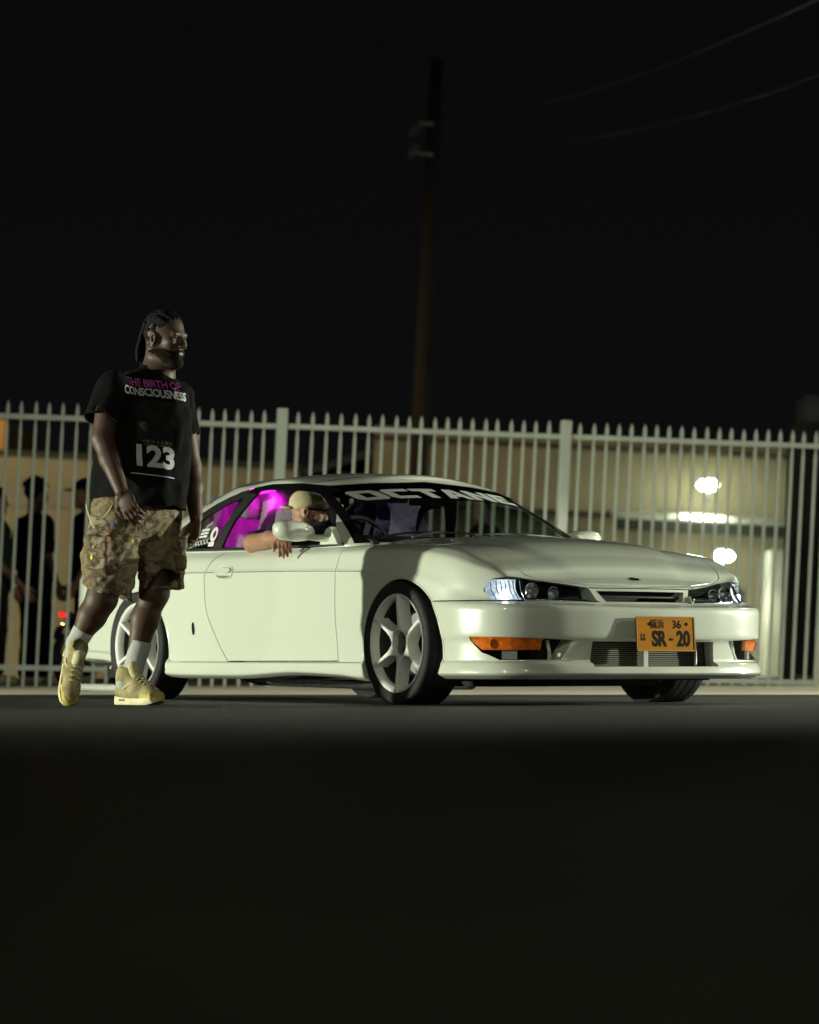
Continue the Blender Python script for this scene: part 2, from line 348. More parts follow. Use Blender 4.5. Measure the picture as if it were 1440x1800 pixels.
PLAN = [(-3.60, 0), (-3.585, .40), (-3.50, .66), (-3.30, .78), (-2.95, .835), (-2.5, .86), (-2.05, .858), (-1.5, .853), (-.95, .853), (-.53, .856),
        (-.3, .86), (0, .867), (.35, .864), (.55, .850), (.73, .783), (.845, .612), (.892, .40), (.908, .18), (.914, 0)]
def dense_plan(P, n=9):
    Q = [(P[1][0], -P[1][1])] + P + [(P[-2][0], -P[-2][1])]
    C = np.array(spline(Q, n))[n:-n]
    return C, np.arange(len(C)) / n
C, S = dense_plan(PLAN)
T = np.gradient(C, axis=0); T[0] = (0, 1); T[-1] = (0, -1); T /= np.linalg.norm(T, axis=1)[:, None]
NO = np.stack([-T[:, 1], T[:, 0]], 1)
if NO[len(NO) // 2][1] < 0: NO = -NO
def K(d): return pchip(list(d.keys()), list(d.values()), S)
LEV = [  # (height keys, inset keys) by plan station: 0 rear centre ... 18 front centre
 ({0: .22, 3: .21, 4: .20, 5: .15, 6: .117, 7: .116, 8: .134, 9: .124, 10: .108, 11: .115, 12: .122, 18: .122}, {0: .06, 6: .05, 12: .05, 18: .05}),
 ({0: .25, 3: .23, 4: .22, 5: .17, 6: .142, 7: .140, 8: .156, 9: .146, 10: .134, 11: .14, 12: .150, 18: .150}, {0: .01, 6: .004, 10: .004, 12: -.004, 18: -.012}),
 ({0: .28, 3: .26, 4: .25, 5: .21, 6: .195, 10: .190, 12: .196, 18: .186}, {0: .005, 6: .000, 10: .0, 12: .004, 18: .008}),
 ({0: .30, 4: .27, 6: .212, 10: .206, 12: .210, 18: .206}, {0: .005, 6: .018, 10: .016, 12: .014, 15: .030, 18: .045}),
 ({0: .36, 4: .33, 6: .30, 12: .295, 18: .290}, {0: .003, 6: .014, 10: .012, 12: .010, 15: .024, 18: .035}),
 ({0: .40, 4: .37, 6: .345, 12: .328, 18: .308}, {0: .0, 6: .011, 10: .008, 12: .004, 15: .006, 18: .006}),
 ({0: .46, 6: .45, 11: .45, 12: .440, 18: .428}, {0: .0, 6: .004, 12: .0, 18: .0}),
 ({0: .53, 6: .53, 10: .53, 11: .52, 12: .472, 13: .466, 18: .452}, {0: .006, 6: .001, 12: .004, 14: .010, 18: .014}),
 ({0: .58, 6: .585, 10: .58, 11: .57, 12: .486, 13: .481, 18: .462}, {0: .012, 6: 0, 12: .010, 13: .030, 15: .062, 18: .070}),
 ({0: .65, 5: .675, 6: .672, 8: .656, 10: .636, 11: .620, 12: .545, 13: .510, 15: .492, 18: .472}, {0: .02, 6: -.001, 11: .0, 12: .014, 13: .050, 15: .090, 18: .095}),
 ({0: .72, 5: .69, 6: .686, 8: .670, 10: .652, 11: .650, 12: .600, 13: .565, 14: .545, 15: .532, 18: .520}, {0: .04, 6: .005, 11: .007, 12: .022, 13: .056, 15: .115, 18: .125}),
 ({0: .83, 4: .80, 5: .76, 6: .745, 8: .735, 10: .735, 11: .730, 12: .690, 13: .640, 14: .596, 15: .566, 18: .549}, {0: .07, 5: .035, 6: .030, 11: .028, 12: .040, 13: .075, 15: .135, 18: .145}),
 ({0: .89, 3: .885, 4: .85, 5: .805, 6: .785, 8: .772, 9: .768, 10: .766, 11: .760, 12: .722, 13: .664, 14: .611, 15: .576, 18: .556}, {0: .12, 5: .075, 6: .068, 11: .075, 12: .090, 13: .115, 15: .165, 18: .17}),
]
Z = np.array([K(a) for a, b in LEV]); I = np.array([K(b) for a, b in LEV])        # levels x stations
SUB = 5
lv = np.arange(len(LEV)); fine = np.linspace(0, len(LEV) - 1, (len(LEV) - 1) * SUB + 1)
Zf = np.stack([pchip(lv, Z[:, k], fine) for k in range(len(S))], 1); If = np.stack([pchip(lv, I[:, k], fine) for k in range(len(S))], 1)
X3 = C[None, :, 0] - NO[None, :, 0] * If; Y3 = np.maximum(C[None, :, 1] - NO[None, :, 1] * If, 0); Y3[:, 0] = 0; Y3[:, -1] = 0
nl, ns = X3.shape
V, Fq = [], []
def idx(side, i, j): return side * nl * ns + i * ns + j
for sd in (-1, 1):
    for i in range(nl):
        for j in range(ns): V.append((X3[i, j], sd * Y3[i, j], Zf[i, j]))
for sd in (0, 1):
    for i in range(nl - 1):
        for j in range(ns - 1): Fq.append((idx(sd, i, j), idx(sd, i, j + 1), idx(sd, i + 1, j + 1), idx(sd, i + 1, j)))
def crown(x): return float(pchip([-3.6, -3.4, -2.8, -1.0, -.4, 0, .3, .55, .70, .745], [.0, .012, .02, .045, .046, .046, .042, .028, .010, 0], x))
def ridge(x, y):
    yr = np.interp(x, [-.6, .0, .5, .75], [.60, .53, .40, .30]); a = np.clip((abs(y) - yr + .03) / .06, 0, 1); a = a * a * (3 - 2 * a)
    return .013 * (1 - a) * np.interp(x, [-.7, -.4, .5, .72], [0, 1, 1, .15])
KW = 28
def cap(row, top):
    base = len(V); ids = {}
    for j in range(ns):
        for k in range(KW + 1):
            w = -1 + 2 * k / KW; w = math.copysign(abs(w) ** 0.9, w)
            if k == 0: ids[j, k] = idx(0, row, j); continue
            if k == KW: ids[j, k] = idx(1, row, j); continue
            x, y, z = X3[row, j], w * Y3[row, j], Zf[row, j]
            if top: z += crown(x) * (1 - w * w) + (ridge(x, y) if abs(w) < 1 else 0)
            ids[j, k] = len(V); V.append((x, y, z))
    for j in range(ns - 1):
        for k in range(KW): Fq.append((ids[j, k], ids[j, k + 1], ids[j + 1, k + 1], ids[j + 1, k]))
cap(nl - 1, True); cap(0, False)
def clean(me):
    bm = bmesh.new(); bm.from_mesh(me); bmesh.ops.remove_doubles(bm, verts=bm.verts, dist=2e-4)
    bmesh.ops.dissolve_degenerate(bm, dist=1e-4, edges=bm.edges)
    bmesh.ops.recalc_face_normals(bm, faces=bm.faces); bm.to_mesh(me); bm.free(); return me
B0 = clean(mk(V, Fq, 'body')); B0T = bvh(B0)
def hit_y(x, z, y0=-2.0, tree=B0T):                      # the body side at x, z seen from the right
    h = tree.ray_cast(Vector((x, y0, z)), Vector((0, 1, 0))); return h[0].y if h[0] else -0.86
def hit_x(y, z, tree=B0T):                               # the body front at y, z
    h = tree.ray_cast(Vector((3, y, z)), Vector((-1, 0, 0))); return h[0].x if h[0] else 0.9
def hit_z(x, y, tree=B0T):
    h = tree.ray_cast(Vector((x, y, 3)), Vector((0, 0, -1))); return h[0].z if h[0] else 0.7

# --- wheel arches and cabin
def cyl(cx, cz, r, y0, y1, n=64, sx=1.0): return prism([(cx + r * sx * math.cos(a), cz + r * math.sin(a)) for a in np.linspace(0, 2 * math.pi, n, endpoint=False)], 'y', y0, y1)
ARCH_F = (0.035, 0.262, 0.337); ARCH_R = (-2.49, 0.27, 0.322)
body = B0.copy()
for cx, cz, r in (ARCH_F, ARCH_R):
    for s in (-1, 1):
        body = boolean(body, cyl(cx, cz, r, *( (-1.2, -.50) if s < 0 else (.50, 1.2))))
body = boolean(body, prism([(-2.7, -.60), (-2.2, -.70), (-.60, -.70), (-.42, -.60), (-.42, .60), (-.60, .70), (-2.2, .70), (-2.7, .60)], 'z', .26, 1.6))
B1 = body

# --- doors, bumper, hood cut out of the shell with real gaps
DOOR = spline([(-1.575, .206), (-1.64, .27), (-1.705, .362), (-1.765, .46), (-1.782, .56), (-1.783, .66), (-1.752, .725), (-1.66, .785)], 6) + \
       [(-1.66, .90), (-.522, .90)] + spline([(-.522, .775), (-.530, .70), (-.537, .60), (-.539, .49), (-.530, .206)], 4)
G = 0.0028
def cutout(me, solid_small, solid_big):
    return boolean(me, solid_small, 'INTERSECT'), boolean(me, solid_big, 'DIFFERENCE')
door_r, body = cutout(body, prism(grow(DOOR, -G), 'y', -1.2, -.745), prism(grow(DOOR, G), 'y', -1.2, -.742))
door_l, body = cutout(body, prism(grow(DOOR, -G), 'y', .745, 1.2), prism(grow(DOOR, G), 'y', .742, 1.2))
BUMP = [(.02, -.2), (1.3, -.2), (1.3, .4775), (.40, .4835), (.02, .4865)]
bumper, body = cutout(body, prism(grow(BUMP, -.0025), 'y', -1.2, 1.2), prism(grow(BUMP, .003), 'y', -1.2, 1.2))
def both(p): return p + [(x, -y) for x, y in p[::-1]]
hood_side = [(-.50, -.690), (-.2, -.712), (.1, -.706), (.35, -.678), (.5, -.650), (.60, -.618), (.645, -.595), (.69, -.50), (.735, -.345), (.80, -.30)]
HOOD = both(hood_side)
hood, body = cutout(body, prism(grow(HOOD, -G), 'z', .515, 1.4), prism(grow(HOOD, G), 'z', .515, 1.4))
# head lamp bays (front view outlines: y, z)
HL = [(-.312, .542), (-.285, .472), (-.60, .479), (-.72, .484), (-.765, .487), (-.776, .530), (-.768, .566), (-.750, .580), (-.70, .591), (-.635, .587), (-.56, .577), (-.42, .556)]
hl_cut = {s: prism([(s * -y, z) for y, z in HL], 'x', .46, 1.2) for s in (-1, 1)}
lamp_skin = {s: patch(B1, prism([(s * -y, z) for y, z in grow(HL, -.004)], 'x', .46, 1.2), B0T) for s in (-1, 1)}
def yz(poly, s=1): return [(s * y, z) for y, z in poly]
for s in (-1, 1):
    body = boolean(body, prism([(s * -y, z) for y, z in grow(HL, .003)], 'x', .46, 1.2)); hood = boolean(hood, prism([(s * -y, z) for y, z in grow(HL, .003)], 'x', .46, 1.2))
GR = [(-.300, .543), (.310, .543), (.268, .468), (-.252, .468)]
body = boolean(body, prism(grow(GR, .004), 'x', .55, 1.2)); hood = boolean(hood, prism(grow(GR, .004), 'x', .55, 1.2))
# bumper openings
INLET = [(-.365, .296), (.365, .296), (.375, .180), (-.375, .180)]
SIDEO = [(-.842, .318), (-.47, .302), (-.520, .211), (-.775, .210), (-.815, .245)]
bumper = boolean(bumper, prism(INLET, 'x', .70, 1.3))
for s in (-1, 1): bumper = boolean(bumper, prism([(s * -y, z) for y, z in SIDEO], 'x', .40, 1.3))
sig_skin = {s: patch(B1, prism([(s * -y, z) for y, z in [(-.842, .316), (-.615, .308), (-.622, .256), (-.815, .256)]], 'x', .40, 1.3), B0T, thick=.02, push=-.004) for s in (-1, 1)}
ob('body_shell', body, M_paint, car, 32)
hood_o = ob('bonnet', hood, M_paint, car, 32)
bump_o = ob('front_bumper', bumper, M_paint, car, 32)
doors = {}
for s, me in ((-1, door_r), (1, door_l)): doors[s] = ob('door', me, M_paint, car, 32)
# filler behind the bumper openings
ob('bumper_core', mk(*prism([(.30, -.62), (.70, -.60), (.80, -.40), (.80, .40), (.70, .60), (.30, .62)], 'z', .14, .44)), M_dark, car, 0)
# sill joint line and fender arch lips
for s in (-1, 1):
    for cx, cz, r in (ARCH_F, ARCH_R):
        pts = []
        for a in np.linspace(R(-18), R(198), 44):
            x, z = cx + (r + .001) * math.cos(a), cz + (r + .001) * math.sin(a)
            if z < .16: continue
            pts.append((x, -s * hit_y(x + .004 * math.cos(a), z + .004 * math.sin(a)) * 1.0, z))
        pts = [(x, -y if False else y, z) for x, y, z in pts]
        pts = [(x, s * abs(y) - s * .004, z) for x, y, z in pts]
        ob('arch_lip', tube(pts, .0075, 8), M_paint, car, 60)
# wheel well liners
for cx, cz, r in (ARCH_F, ARCH_R):
    for s in (-1, 1):
        a = np.linspace(R(-10), R(190), 24)
        v = [(cx + (r - .004) * math.cos(t), s * y, cz + (r - .004) * math.sin(t)) for y in (.50, .825) for t in a]
        n = len(a); f = [(i, i + 1, n + i + 1, n + i) for i in range(n - 1)]
        ob('wheel_well_liner', mk(v, f), M_dark, car, 60)

# --- head lamps
def lampset(s):
    hl = empty('headlight', parent=car)
    ob('lens', lamp_skin[s].copy(), M_lens, hl, 40)
    def P(y, z, back):                                     # a point behind the lens skin (y counted from the centre line on the lamp's own side)
        return (hit_x(s * y, z) - back, s * y, z)
    # corner lamp chamber with a lit reflector
    ys = np.linspace(.655, .764, 14); zs = np.linspace(.487, .580, 8); v = []
    for z in zs:
        for y in ys:
            yy = .655 + (y - .655) * (1 + .0 * z); bowl = 1 - ((y - .71) / .08) ** 2 - ((z - .53) / .07) ** 2
            v.append((hit_x(s * yy, z) - .012 - .05 * max(0, bowl), s * yy, z))
    f = [(j * 14 + i, j * 14 + i + 1, (j + 1) * 14 + i + 1, (j + 1) * 14 + i) for j in range(7) for i in range(13)]
    ob('corner_reflector', mk(v, f), M_corner, hl, 60)
    for k in range(6):
        yy = .668 + k * .0165; ob('reflector_rib', tube([P(yy, .490, .022), P(yy, .53, .030), P(yy, .574, .022)], .0028, 6), M_chrome, hl, 60)
    bl = ob('corner_bulb', xf(lathe([(.0005, -.014), (.009, -.010), (.013, 0), (.009, .010), (.0005, .014)], 'z', 14), Matrix.Translation(P(.708, .516, .028))), M_fil, hl, 60)
    # divider ring between corner lamp and main lamp
    ob('divider', tube([P(.650, .482, .004), P(.650, .52, .004), P(.645, .56, .004), P(.636, .584, .004)], .0065, 8), M_chrome, hl, 60)
    # main lamp bucket
    ys = np.linspace(.29, .640, 20); v = []
    for z in np.linspace(.478, .585, 8):
        for y in ys: v.append((min(hit_x(s * y, min(z, .548 + .1 * (y - .3))) - .085, .70), s * y, z))
    f = [(j * 20 + i, j * 20 + i + 1, (j + 1) * 20 + i + 1, (j + 1) * 20 + i) for j in range(7) for i in range(19)]
    ob('bucket', mk(v, f), M_gloss, hl, 60)
    for y, z, r in ((.585, .527, .036), (.485, .517, .029)):
        x = hit_x(s * y, z) - .075
        M = Matrix.Translation((x, s * y, z))
        ob('reflector_bowl', xf(lathe([(.012, 0), (r * .55, .008), (r * .85, .022), (r, .040), (r * 1.08, .041), (r * 1.08, .034)], 'x', 28), M), M_chrome, hl, 50)
        ob('bulb', xf(lathe([(.0005, .032), (.007, .030), (.010, .022), (.010, .008), (.012, 0)], 'x', 16), M), M_bulb, hl, 60)
    ob('trim_strip', tube([P(.32, .482, .03), P(.45, .485, .03), P(.55, .487, .03), P(.635, .488, .03)], .008, 8), M_chrome, hl, 60)
    ob('trim_strip', tube([P(.35, .498, .045), P(.40, .500, .045), P(.46, .497, .045)], .006, 8), M_chrome, hl, 60)
    return hl
M_bulb = mat('clear_bulb', (0.6, 0.62, 0.66), 0.1, 0.3)
M_corner = mat('lit_reflector', (0.8, 0.85, 0.9), 0.3, 0.2, emit=(0.55, 0.75, 1.0), estr=0.30, var=0.6, vscale=70)
M_fil = emat('lit_bulb', (0.80, 0.90, 1.0), 26.0)
for s in (-1, 1): lampset(s)
# --- grille with frame, emblem, turn signals
gr = empty('grille', parent=car)
def ring(outer, inner, x_of, depth):
    n = len(outer); v = []
    for (y, z) in outer: v.append((x_of(y, z), y, z))
    for (y, z) in inner: v.append((x_of(y, z), y, z))
    for (y, z) in outer: v.append((x_of(y, z) - depth, y, z))
    for (y, z) in inner: v.append((x_of(y, z) - depth, y, z))
    f = []
    for i in range(n):
        j = (i + 1) % n
        f += [(i, j, n + j, n + i), (2 * n + i, 3 * n + i, 3 * n + j, 2 * n + j), (i, 2 * n + i, 2 * n + j, j), (n + i, n + j, 3 * n + j, 3 * n + i)]
    return v, f
def densify(p, k=8):
    o = []
    for i in range(len(p)):
        a, b = p[i], p[(i + 1) % len(p)]
        o += [(a[0] + (b[0] - a[0]) * t / k, a[1] + (b[1] - a[1]) * t / k) for t in range(k)]
    return o
GRd = densify(GR); 
GRi = densify([(-.262, .531), (.272, .531), (.240, .481), (-.224, .481)])
gx = lambda y, z: .812 - .26 * y * y - .45 * (z - .468)
ob('grille_frame', mk(*ring(GRd, GRi, gx, .05)), M_paint, gr, 40)
ob('grille_bar', tube([(gx(y, .505) - .03, y, .505) for y in np.linspace(-.25, .25, 12)], .006, 8), M_black, gr, 60)
ob('grille_back', mk(*prism([(-.33, .54), (.33, .54), (.26, .46), (-.26, .46)], 'x', .66, .70)), M_dark, gr, 0)
ob('emblem', xf(lathe([(.0005, .006), (.018, .006), (.028, .003), (.031, 0)], 'z', 28), Matrix.Translation((.685, .035, hit_z(.685, .035) - .001)) @ Matrix.Rotation(R(14), 4, 'Y')), M_chrome, hood_o, 40)
for s in (-1, 1):
    ts = ob('turn_signal', sig_skin[s], M_amber, car, 40)
    ob('signal_reflector', xf(lathe([(.002, 0), (.016, .004), (.024, .016), (.026, .017)], 'x', 20), Matrix.Translation((hit_x(s * .785, .284) - .03, s * .785, .284))), M_bulb, ts, 50)
    # lower fog bay pieces
    ob('fog_bay_back', mk(*prism([(s * .50, .205), (s * .80, .205), (s * .83, .318), (s * .47, .312)], 'x', .42, .46)), M_dark, car, 0)
    ob('bay_bracket', xf(box(-.006, .006, -.035, .035, -.022, .022), Matrix.Translation((hit_x(s * .72, .235) - .05, s * .72, .235)) @ Matrix.Rotation(s * R(40), 4, 'Z')), M_steel, car, 0)
    ob('bay_brace', tube([(.80, s * .565, .208), (.79, s * .555, .245), (.78, s * .56, .30)], .009, 8), M_paint, car, 60)
    ob('wiper_jet', xf(lathe([(.0005, .008), (.006, .008), (.010, 0)], 'z', 12), Matrix.Translation((-.08, s * .36, hit_z(-.08, s * .36)))), M_black, hood_o, 40)
# --- radiator in the lower inlet
ic = empty('radiator', parent=car); M_fin = mat('radiator_fin', (.16, .15, .12), .5, .3)
ob('core', mk(*box(.765, .795, -.355, .355, .178, .298)), M_grille, ic, 0)
for k in range(12):
    z = .185 + k * .0097
    ob('fin_row', mk(*box(.795, .812, -.35, .35, z, z + .0045)), M_fin, ic, 0)
ob('inlet_brace', xf(box(-.012, .012, -.013, .013, -.06, .06), Matrix.Translation((.835, -.03, .238))), M_paint, ic, 0)
ob('inlet_brace', tube([(.83, .285, .182), (.835, .285, .295)], .007, 8), M_steel, ic, 0)
# --- number plate
pl = empty('number_plate', (.932, .018, .332), (0, R(-3), 0), parent=car)
M_plate = mat('yellow_plate', (0.44, 0.175, 0.002), 0.6, spec=0.06, var=0.08, vscale=25, bump=0.05, bscale=80)
M_ink = mat('plate_ink', (0.008, 0.006, 0.004), 0.8, spec=0.1)
pw, ph = .176, .081
rr = [(sy * (pw - .008) + .008 * math.cos(a) , sz * (ph - .008) + .008 * math.sin(a)) for sy, sz, a0 in ((1, 1, 0), (-1, 1, 90), (-1, -1, 180), (1, -1, 270)) for a in np.linspace(R(a0), R(a0 + 90), 5)]
ob('plate_sheet', mk(*prism(rr, 'x', -.002, .002)), M_plate, pl, 30)
M_rimp = mat('plate_rim', (0.40, 0.20, 0.03), 0.4)
ob('plate_rim', mk(*ring(rr, grow(rr, -.005), lambda y, z: .0045, .006)), M_rimp, pl, 30)
def plate_text(s, y, z, size, sx=1.0, bold=0.0):
    me = text_mesh(s, size, 1.0, 0, bold, res=4)
    for v in me.vertices:
        v.co = Vector((.0032, y + v.co.x * sx, z + v.co.y))
    ob('plate_characters', me, M_ink, pl, 0)
plate_text('横浜', -.052, .042, .046, .95, .0006); plate_text('36', .067, .042, .052, 1.1, .0008)
plate_text('は', -.138, -.018, .042, .8, .0006); plate_text('SR', -.042, -.026, .098, .80, .0036); plate_text('20', .106, -.026, .098, .82, .0036)
ob('plate_characters', mk(*xf(box(-.0005, .0005, -.010, .010, -.005, .005), Matrix.Translation((.0034, .031, -.026)))), M_ink, pl, 0)
for y in (-.095, .128):
    ob('plate_bolt', xf(lathe([(.0005, .005), (.006, .005), (.008, .002)], 'x', 14), Matrix.Translation((0, y, .046))), M_ink, pl, 40)
# --- lower side details
for s in (-1, 1):
    yh = hit_y(-1.59, .667)
    hd = empty('handle', parent=doors[s])
    el = lambda a, b, n=26, p=2.6: [(math.copysign(abs(math.cos(t)) ** (2 / p), math.cos(t)) * a, math.copysign(abs(math.sin(t)) ** (2 / p), math.sin(t)) * b) for t in np.linspace(0, 2 * math.pi, n, endpoint=False)]
    e1 = [(-1.59 + a, .667 + b) for a, b in el(.088, .037)]; e2 = [(-1.59 + a, .667 + b) for a, b in el(.078, .029)]
    n = len(e1); v = [(x, s * -hit_y(x, z) + s * .0045, z) for x, z in e1] + [(x, s * -hit_y(x, z) + s * .002, z) for x, z in e2] + [(x, s * -hit_y(x, z) - s * .004, z) for x, z in e1]
    f = [(i, (i + 1) % n, n + (i + 1) % n, n + i) for i in range(n)] + [(i, 2 * n + i, 2 * n + (i + 1) % n, (i + 1) % n) for i in range(n)]
    ob('handle_rim', mk(v, f), M_paint, hd, 50)
    v = [(x, s * -hit_y(x, z) + s * .0008, z) for x, z in e2]; ob('handle_cup', mk(v, [tuple(range(n))]), M_cup if 'M_cup' in globals() else mat('handle_cup', (0.16, 0.16, 0.14), 0.5), hd, 0)
    fl = [(-1.595 + a, .677 + b) for a, b in el(.070, .016)]
    v = [(x, s * -hit_y(x, z) + s * .010, z) for x, z in fl] + [(x, s * -hit_y(x, z) + s * .0015, z) for x, z in fl]
    ob('handle_flap', mk(v, [tuple(range(n))] + [(i, n + i, n + (i + 1) % n, (i + 1) % n) for i in range(n)]), M_paint, hd, 40)
    sm = [(-1.907 + a, .379 + b) for a, b in el(.013, .034, 20, 2.0)]; n = len(sm)
    v = [(x, s * -hit_y(x, z) + s * .004, z) for x, z in sm] + [(x, s * -hit_y(x, z) - s * .004, z) for x, z in sm] + [(-1.907, s * -hit_y(-1.907, .379) + s * .009, .379)]
    ob('side_marker', mk(v, [(i, (i + 1) % n, 2 * n) for i in range(n)] + [(i, n + i, n + (i + 1) % n, (i + 1) % n) for i in range(n)]), M_gloss, car, 60)
    # body side crease, its shade drawn as a thin dark line
    for x0, x1 in ((-2.2, -1.79), (-1.775, -.545), (-.53, -.31)):
        zz = lambda x: np.interp(x, [-2.5, -2.05, -.95, -.3, 0], [.677, .676, .658, .640, .626])
        ob('crease_line', tube([(x, s * -hit_y(x, zz(x)) + s * -.0005, zz(x)) for x in np.linspace(x0, x1, 14)], .0022, 6), M_seam if 'M_seam' in globals() else M_black, car, 60)
M_seam = mat('seam_shadow', (0.10, 0.10, 0.09), 0.7)
for o in list(car.children):
    if o.name.startswith('crease_line'): o.data.materials.clear(); o.data.materials.append(M_seam)
for s in (-1, 1):
    ob('sill_seam', tube([(x, s * -hit_y(x, z) + s * -.0006, z) for x, z in zip(np.linspace(-2.05, -.30, 22), np.linspace(.2035, .198, 22))], .002, 6), M_seam, car, 60)
# underbody, exhaust, far ground clearance pieces
ob('underbody', mk(*prism([(-3.3, -.60), (-2.9, -.52), (-2.1, -.55), (-.4, -.60), (.5, -.56), (.80, -.40), (.80, .40), (.5, .56), (-.4, .60), (-2.1, .55), (-2.9, .52), (-3.3, .60)], 'z', .115, .24)), M_dark, car, 0)
ob('crossmember', mk(*box(-.25, .30, -.50, .50, .085, .13)), M_dark, car, 0)
ob('exhaust_pipe', tube([(-.3, -.2, .10), (-1.2, -.22, .095), (-2.2, -.25, .11), (-2.6, -.35, .20), (-3.0, -.45, .20), (-3.5, -.47, .22), (-3.66, -.47, .22)], .035, 12), M_steel, car, 60)

# --- wheels
def wheel_parts():
    rim = lathe([(.205, .10), (.212, .02), (.2135, -.06), (.219, -.088), (.2255, -.094), (.2335, -.098), (.2365, -.094), (.2365, -.086), (.231, -.082), (.224, -.070), (.216, .00), (.212, .10)], 'y', 64)
    tyre = lathe([(.224, -.085), (.236, -.094), (.252, -.102), (.272, -.106), (.288, -.1005), (.2945, -.090), (.2970, -.076), (.2970, -.05), (.2925, -.0495), (.2925, -.043), (.2975, -.0425), (.2975, -.004), (.293, -.0035), (.293, .0035), (.2975, .004),
                  (.2975, .0425), (.2925, .043), (.2925, .0495), (.2970, .05), (.2970, .076), (.2945, .090), (.288, .1005), (.270, .106), (.245, .098), (.224, .085)], 'y', 80)
    tv = [(x, y * (1 + .10 * max(0, (-z - .23) / .07)), max(z, -.2885)) for x, y, z in tyre[0]]
    tyre = (tv, tyre[1])
    # one spoke, drawn in the wheel plane with radius outward, thickness along the axle
    sp = []
    rs = np.array([.062, .075, .092, .115, .145, .18, .213, .228]); wf = np.array([.034, .023, .0145, .0102, .0086, .0082, .0092, .014]); wb = wf * 1.0 + np.array([.006, .007, .008, .009, .009, .009, .008, .006])
    yf = np.array([-.076, -.080, -.083, -.086, -.089, -.092, -.094, -.0945]); yb = np.array([-.02, -.02, -.022, -.026, -.030, -.034, -.036, -.04])
    v, f = [], []
    for r, a, b, p, q in zip(rs, wf, wb, yf, yb):
        v += [(-a, p, r), (-a * .6, p - .004, r), (a * .6, p - .004, r), (a, p, r), (b, q, r), (-b, q, r)]
    for i in range(len(rs) - 1):
        for k in range(6): f.append((i * 6 + k, i * 6 + (k + 1) % 6, (i + 1) * 6 + (k + 1) % 6, (i + 1) * 6 + k))
    f += [(5, 4, 3, 2, 1, 0), tuple(len(v) - 6 + k for k in range(6))]
    spoke = (v, f)
    hub = lathe([(.0005, -.060), (.056, -.060), (.059, -.0625), (.061, -.078), (.065, -.0815), (.070, -.078), (.072, -.06), (.072, -.02), (.0005, -.01)], 'y', 48)
    disc = lathe([(.05, .035), (.150, .035), (.150, .055), (.05, .055)], 'y', 48, closed=True)
    return rim, tyre, spoke, hub, disc
rim_m, tyre_m, spoke_m, hub_m, disc_m = wheel_parts()
MESH = {}
def shared(key, p, ang):
    if key not in MESH: MESH[key] = smooth(mk(*p), ang)
    return MESH[key]
M_lug = mat('hub_socket', (0.02, 0.02, 0.018), 0.6)
M_cap = mat('hub_cap', (0.20, 0.20, 0.17), 0.45, 0.3, var=0.1, vscale=40)
for wx, ws, steer, spin in ((0, -1, -2.5, 1.5), (0, 1, -2.5, 20), (-2.5, -1, 0, 5), (-2.5, 1, 0, 33)):
    w = empty('wheel', (wx, ws * .762, .29), (0, 0, R(steer) + (0 if ws < 0 else math.pi)), parent=car)
    ob('tyre', shared('tyre', tyre_m, 40), M_rubber, w, 0)
    rm = ob('rim', shared('rim', rim_m, 40), M_rim, w, 0); 
    barrel = ob('rim_barrel', shared('barrel', lathe([(.2105, .10), (.2115, .02), (.213, -.058), (.2085, -.058), (.2075, .02), (.2065, .10)], 'y', 64, closed=True), 40), M_barrel, rm, 0)
    for k in range(6):
        so = ob('spoke', shared('spoke', spoke_m, 30), M_rim, rm, 0); so.rotation_euler = (0, R(60 * k + spin), 0)
    hb = ob('hub_ring', shared('hub', hub_m, 35), M_rim, rm, 0)
    ob('hub_cap', shared('hubcap', lathe([(.0005, -.0605), (.057, -.0612)], 'y', 40), 30), M_cap, rm, 0)
    for a in (38, -34):
        ob('hub_socket', shared('sock', (lambda: prism([(-.017, -.011), (.017, -.011), (.017, .011), (-.017, .011)], 'y', -.0635, -.055))(), 30), M_lug, rm, 0).location = (.022, 0, .030 * math.sin(R(a)) / .6)
    ob('brake_disc', shared('disc', disc_m, 30), M_steel, w, 0)
    ob('brake_caliper', shared('caliper', bevel(mk(*box(-.155, -.085, .015, .085, -.065, .065)), .01, 2) if False else box(-.155, -.085, .015, .085, -.065, .065), 30), M_barrel, w, 0)
    ob('axle_hub', shared('axle', lathe([(.0005, -.015), (.06, -.012), (.065, .11), (.0005, .11)], 'y', 24), 30), M_dark, w, 0)

# --- greenhouse
GB = [(-3.02, 0, .90), (-3.0, .38, .895), (-2.88, .58, .875), (-2.62, .70, .84), (-2.2, .752, .80), (-1.5, .775, .785), (-.85, .778, .775), (-.62, .770, .775), (-.535, .735, .785), (-.47, .65, .797), (-.36, .42, .815), (-.305, .2, .824), (-.29, 0, .827)]
GT = [(-2.14, 0, 1.180), (-2.12, .30, 1.170), (-2.07, .48, 1.150), (-1.97, .565, 1.130), (-1.75, .605, 1.130), (-1.48, .628, 1.140), (-1.32, .632, 1.134), (-1.225, .626, 1.121), (-1.165, .607, 1.110), (-1.09, .53, 1.114), (-1.015, .32, 1.130), (-.99, .15, 1.137), (-.985, 0, 1.138)]
def sym_spline(P, n):
    Q = [(P[1][0], -P[1][1], P[1][2])] + P + [(P[-2][0], -P[-2][1], P[-2][2])]
    return np.array(spline(Q, n))[n:-n]
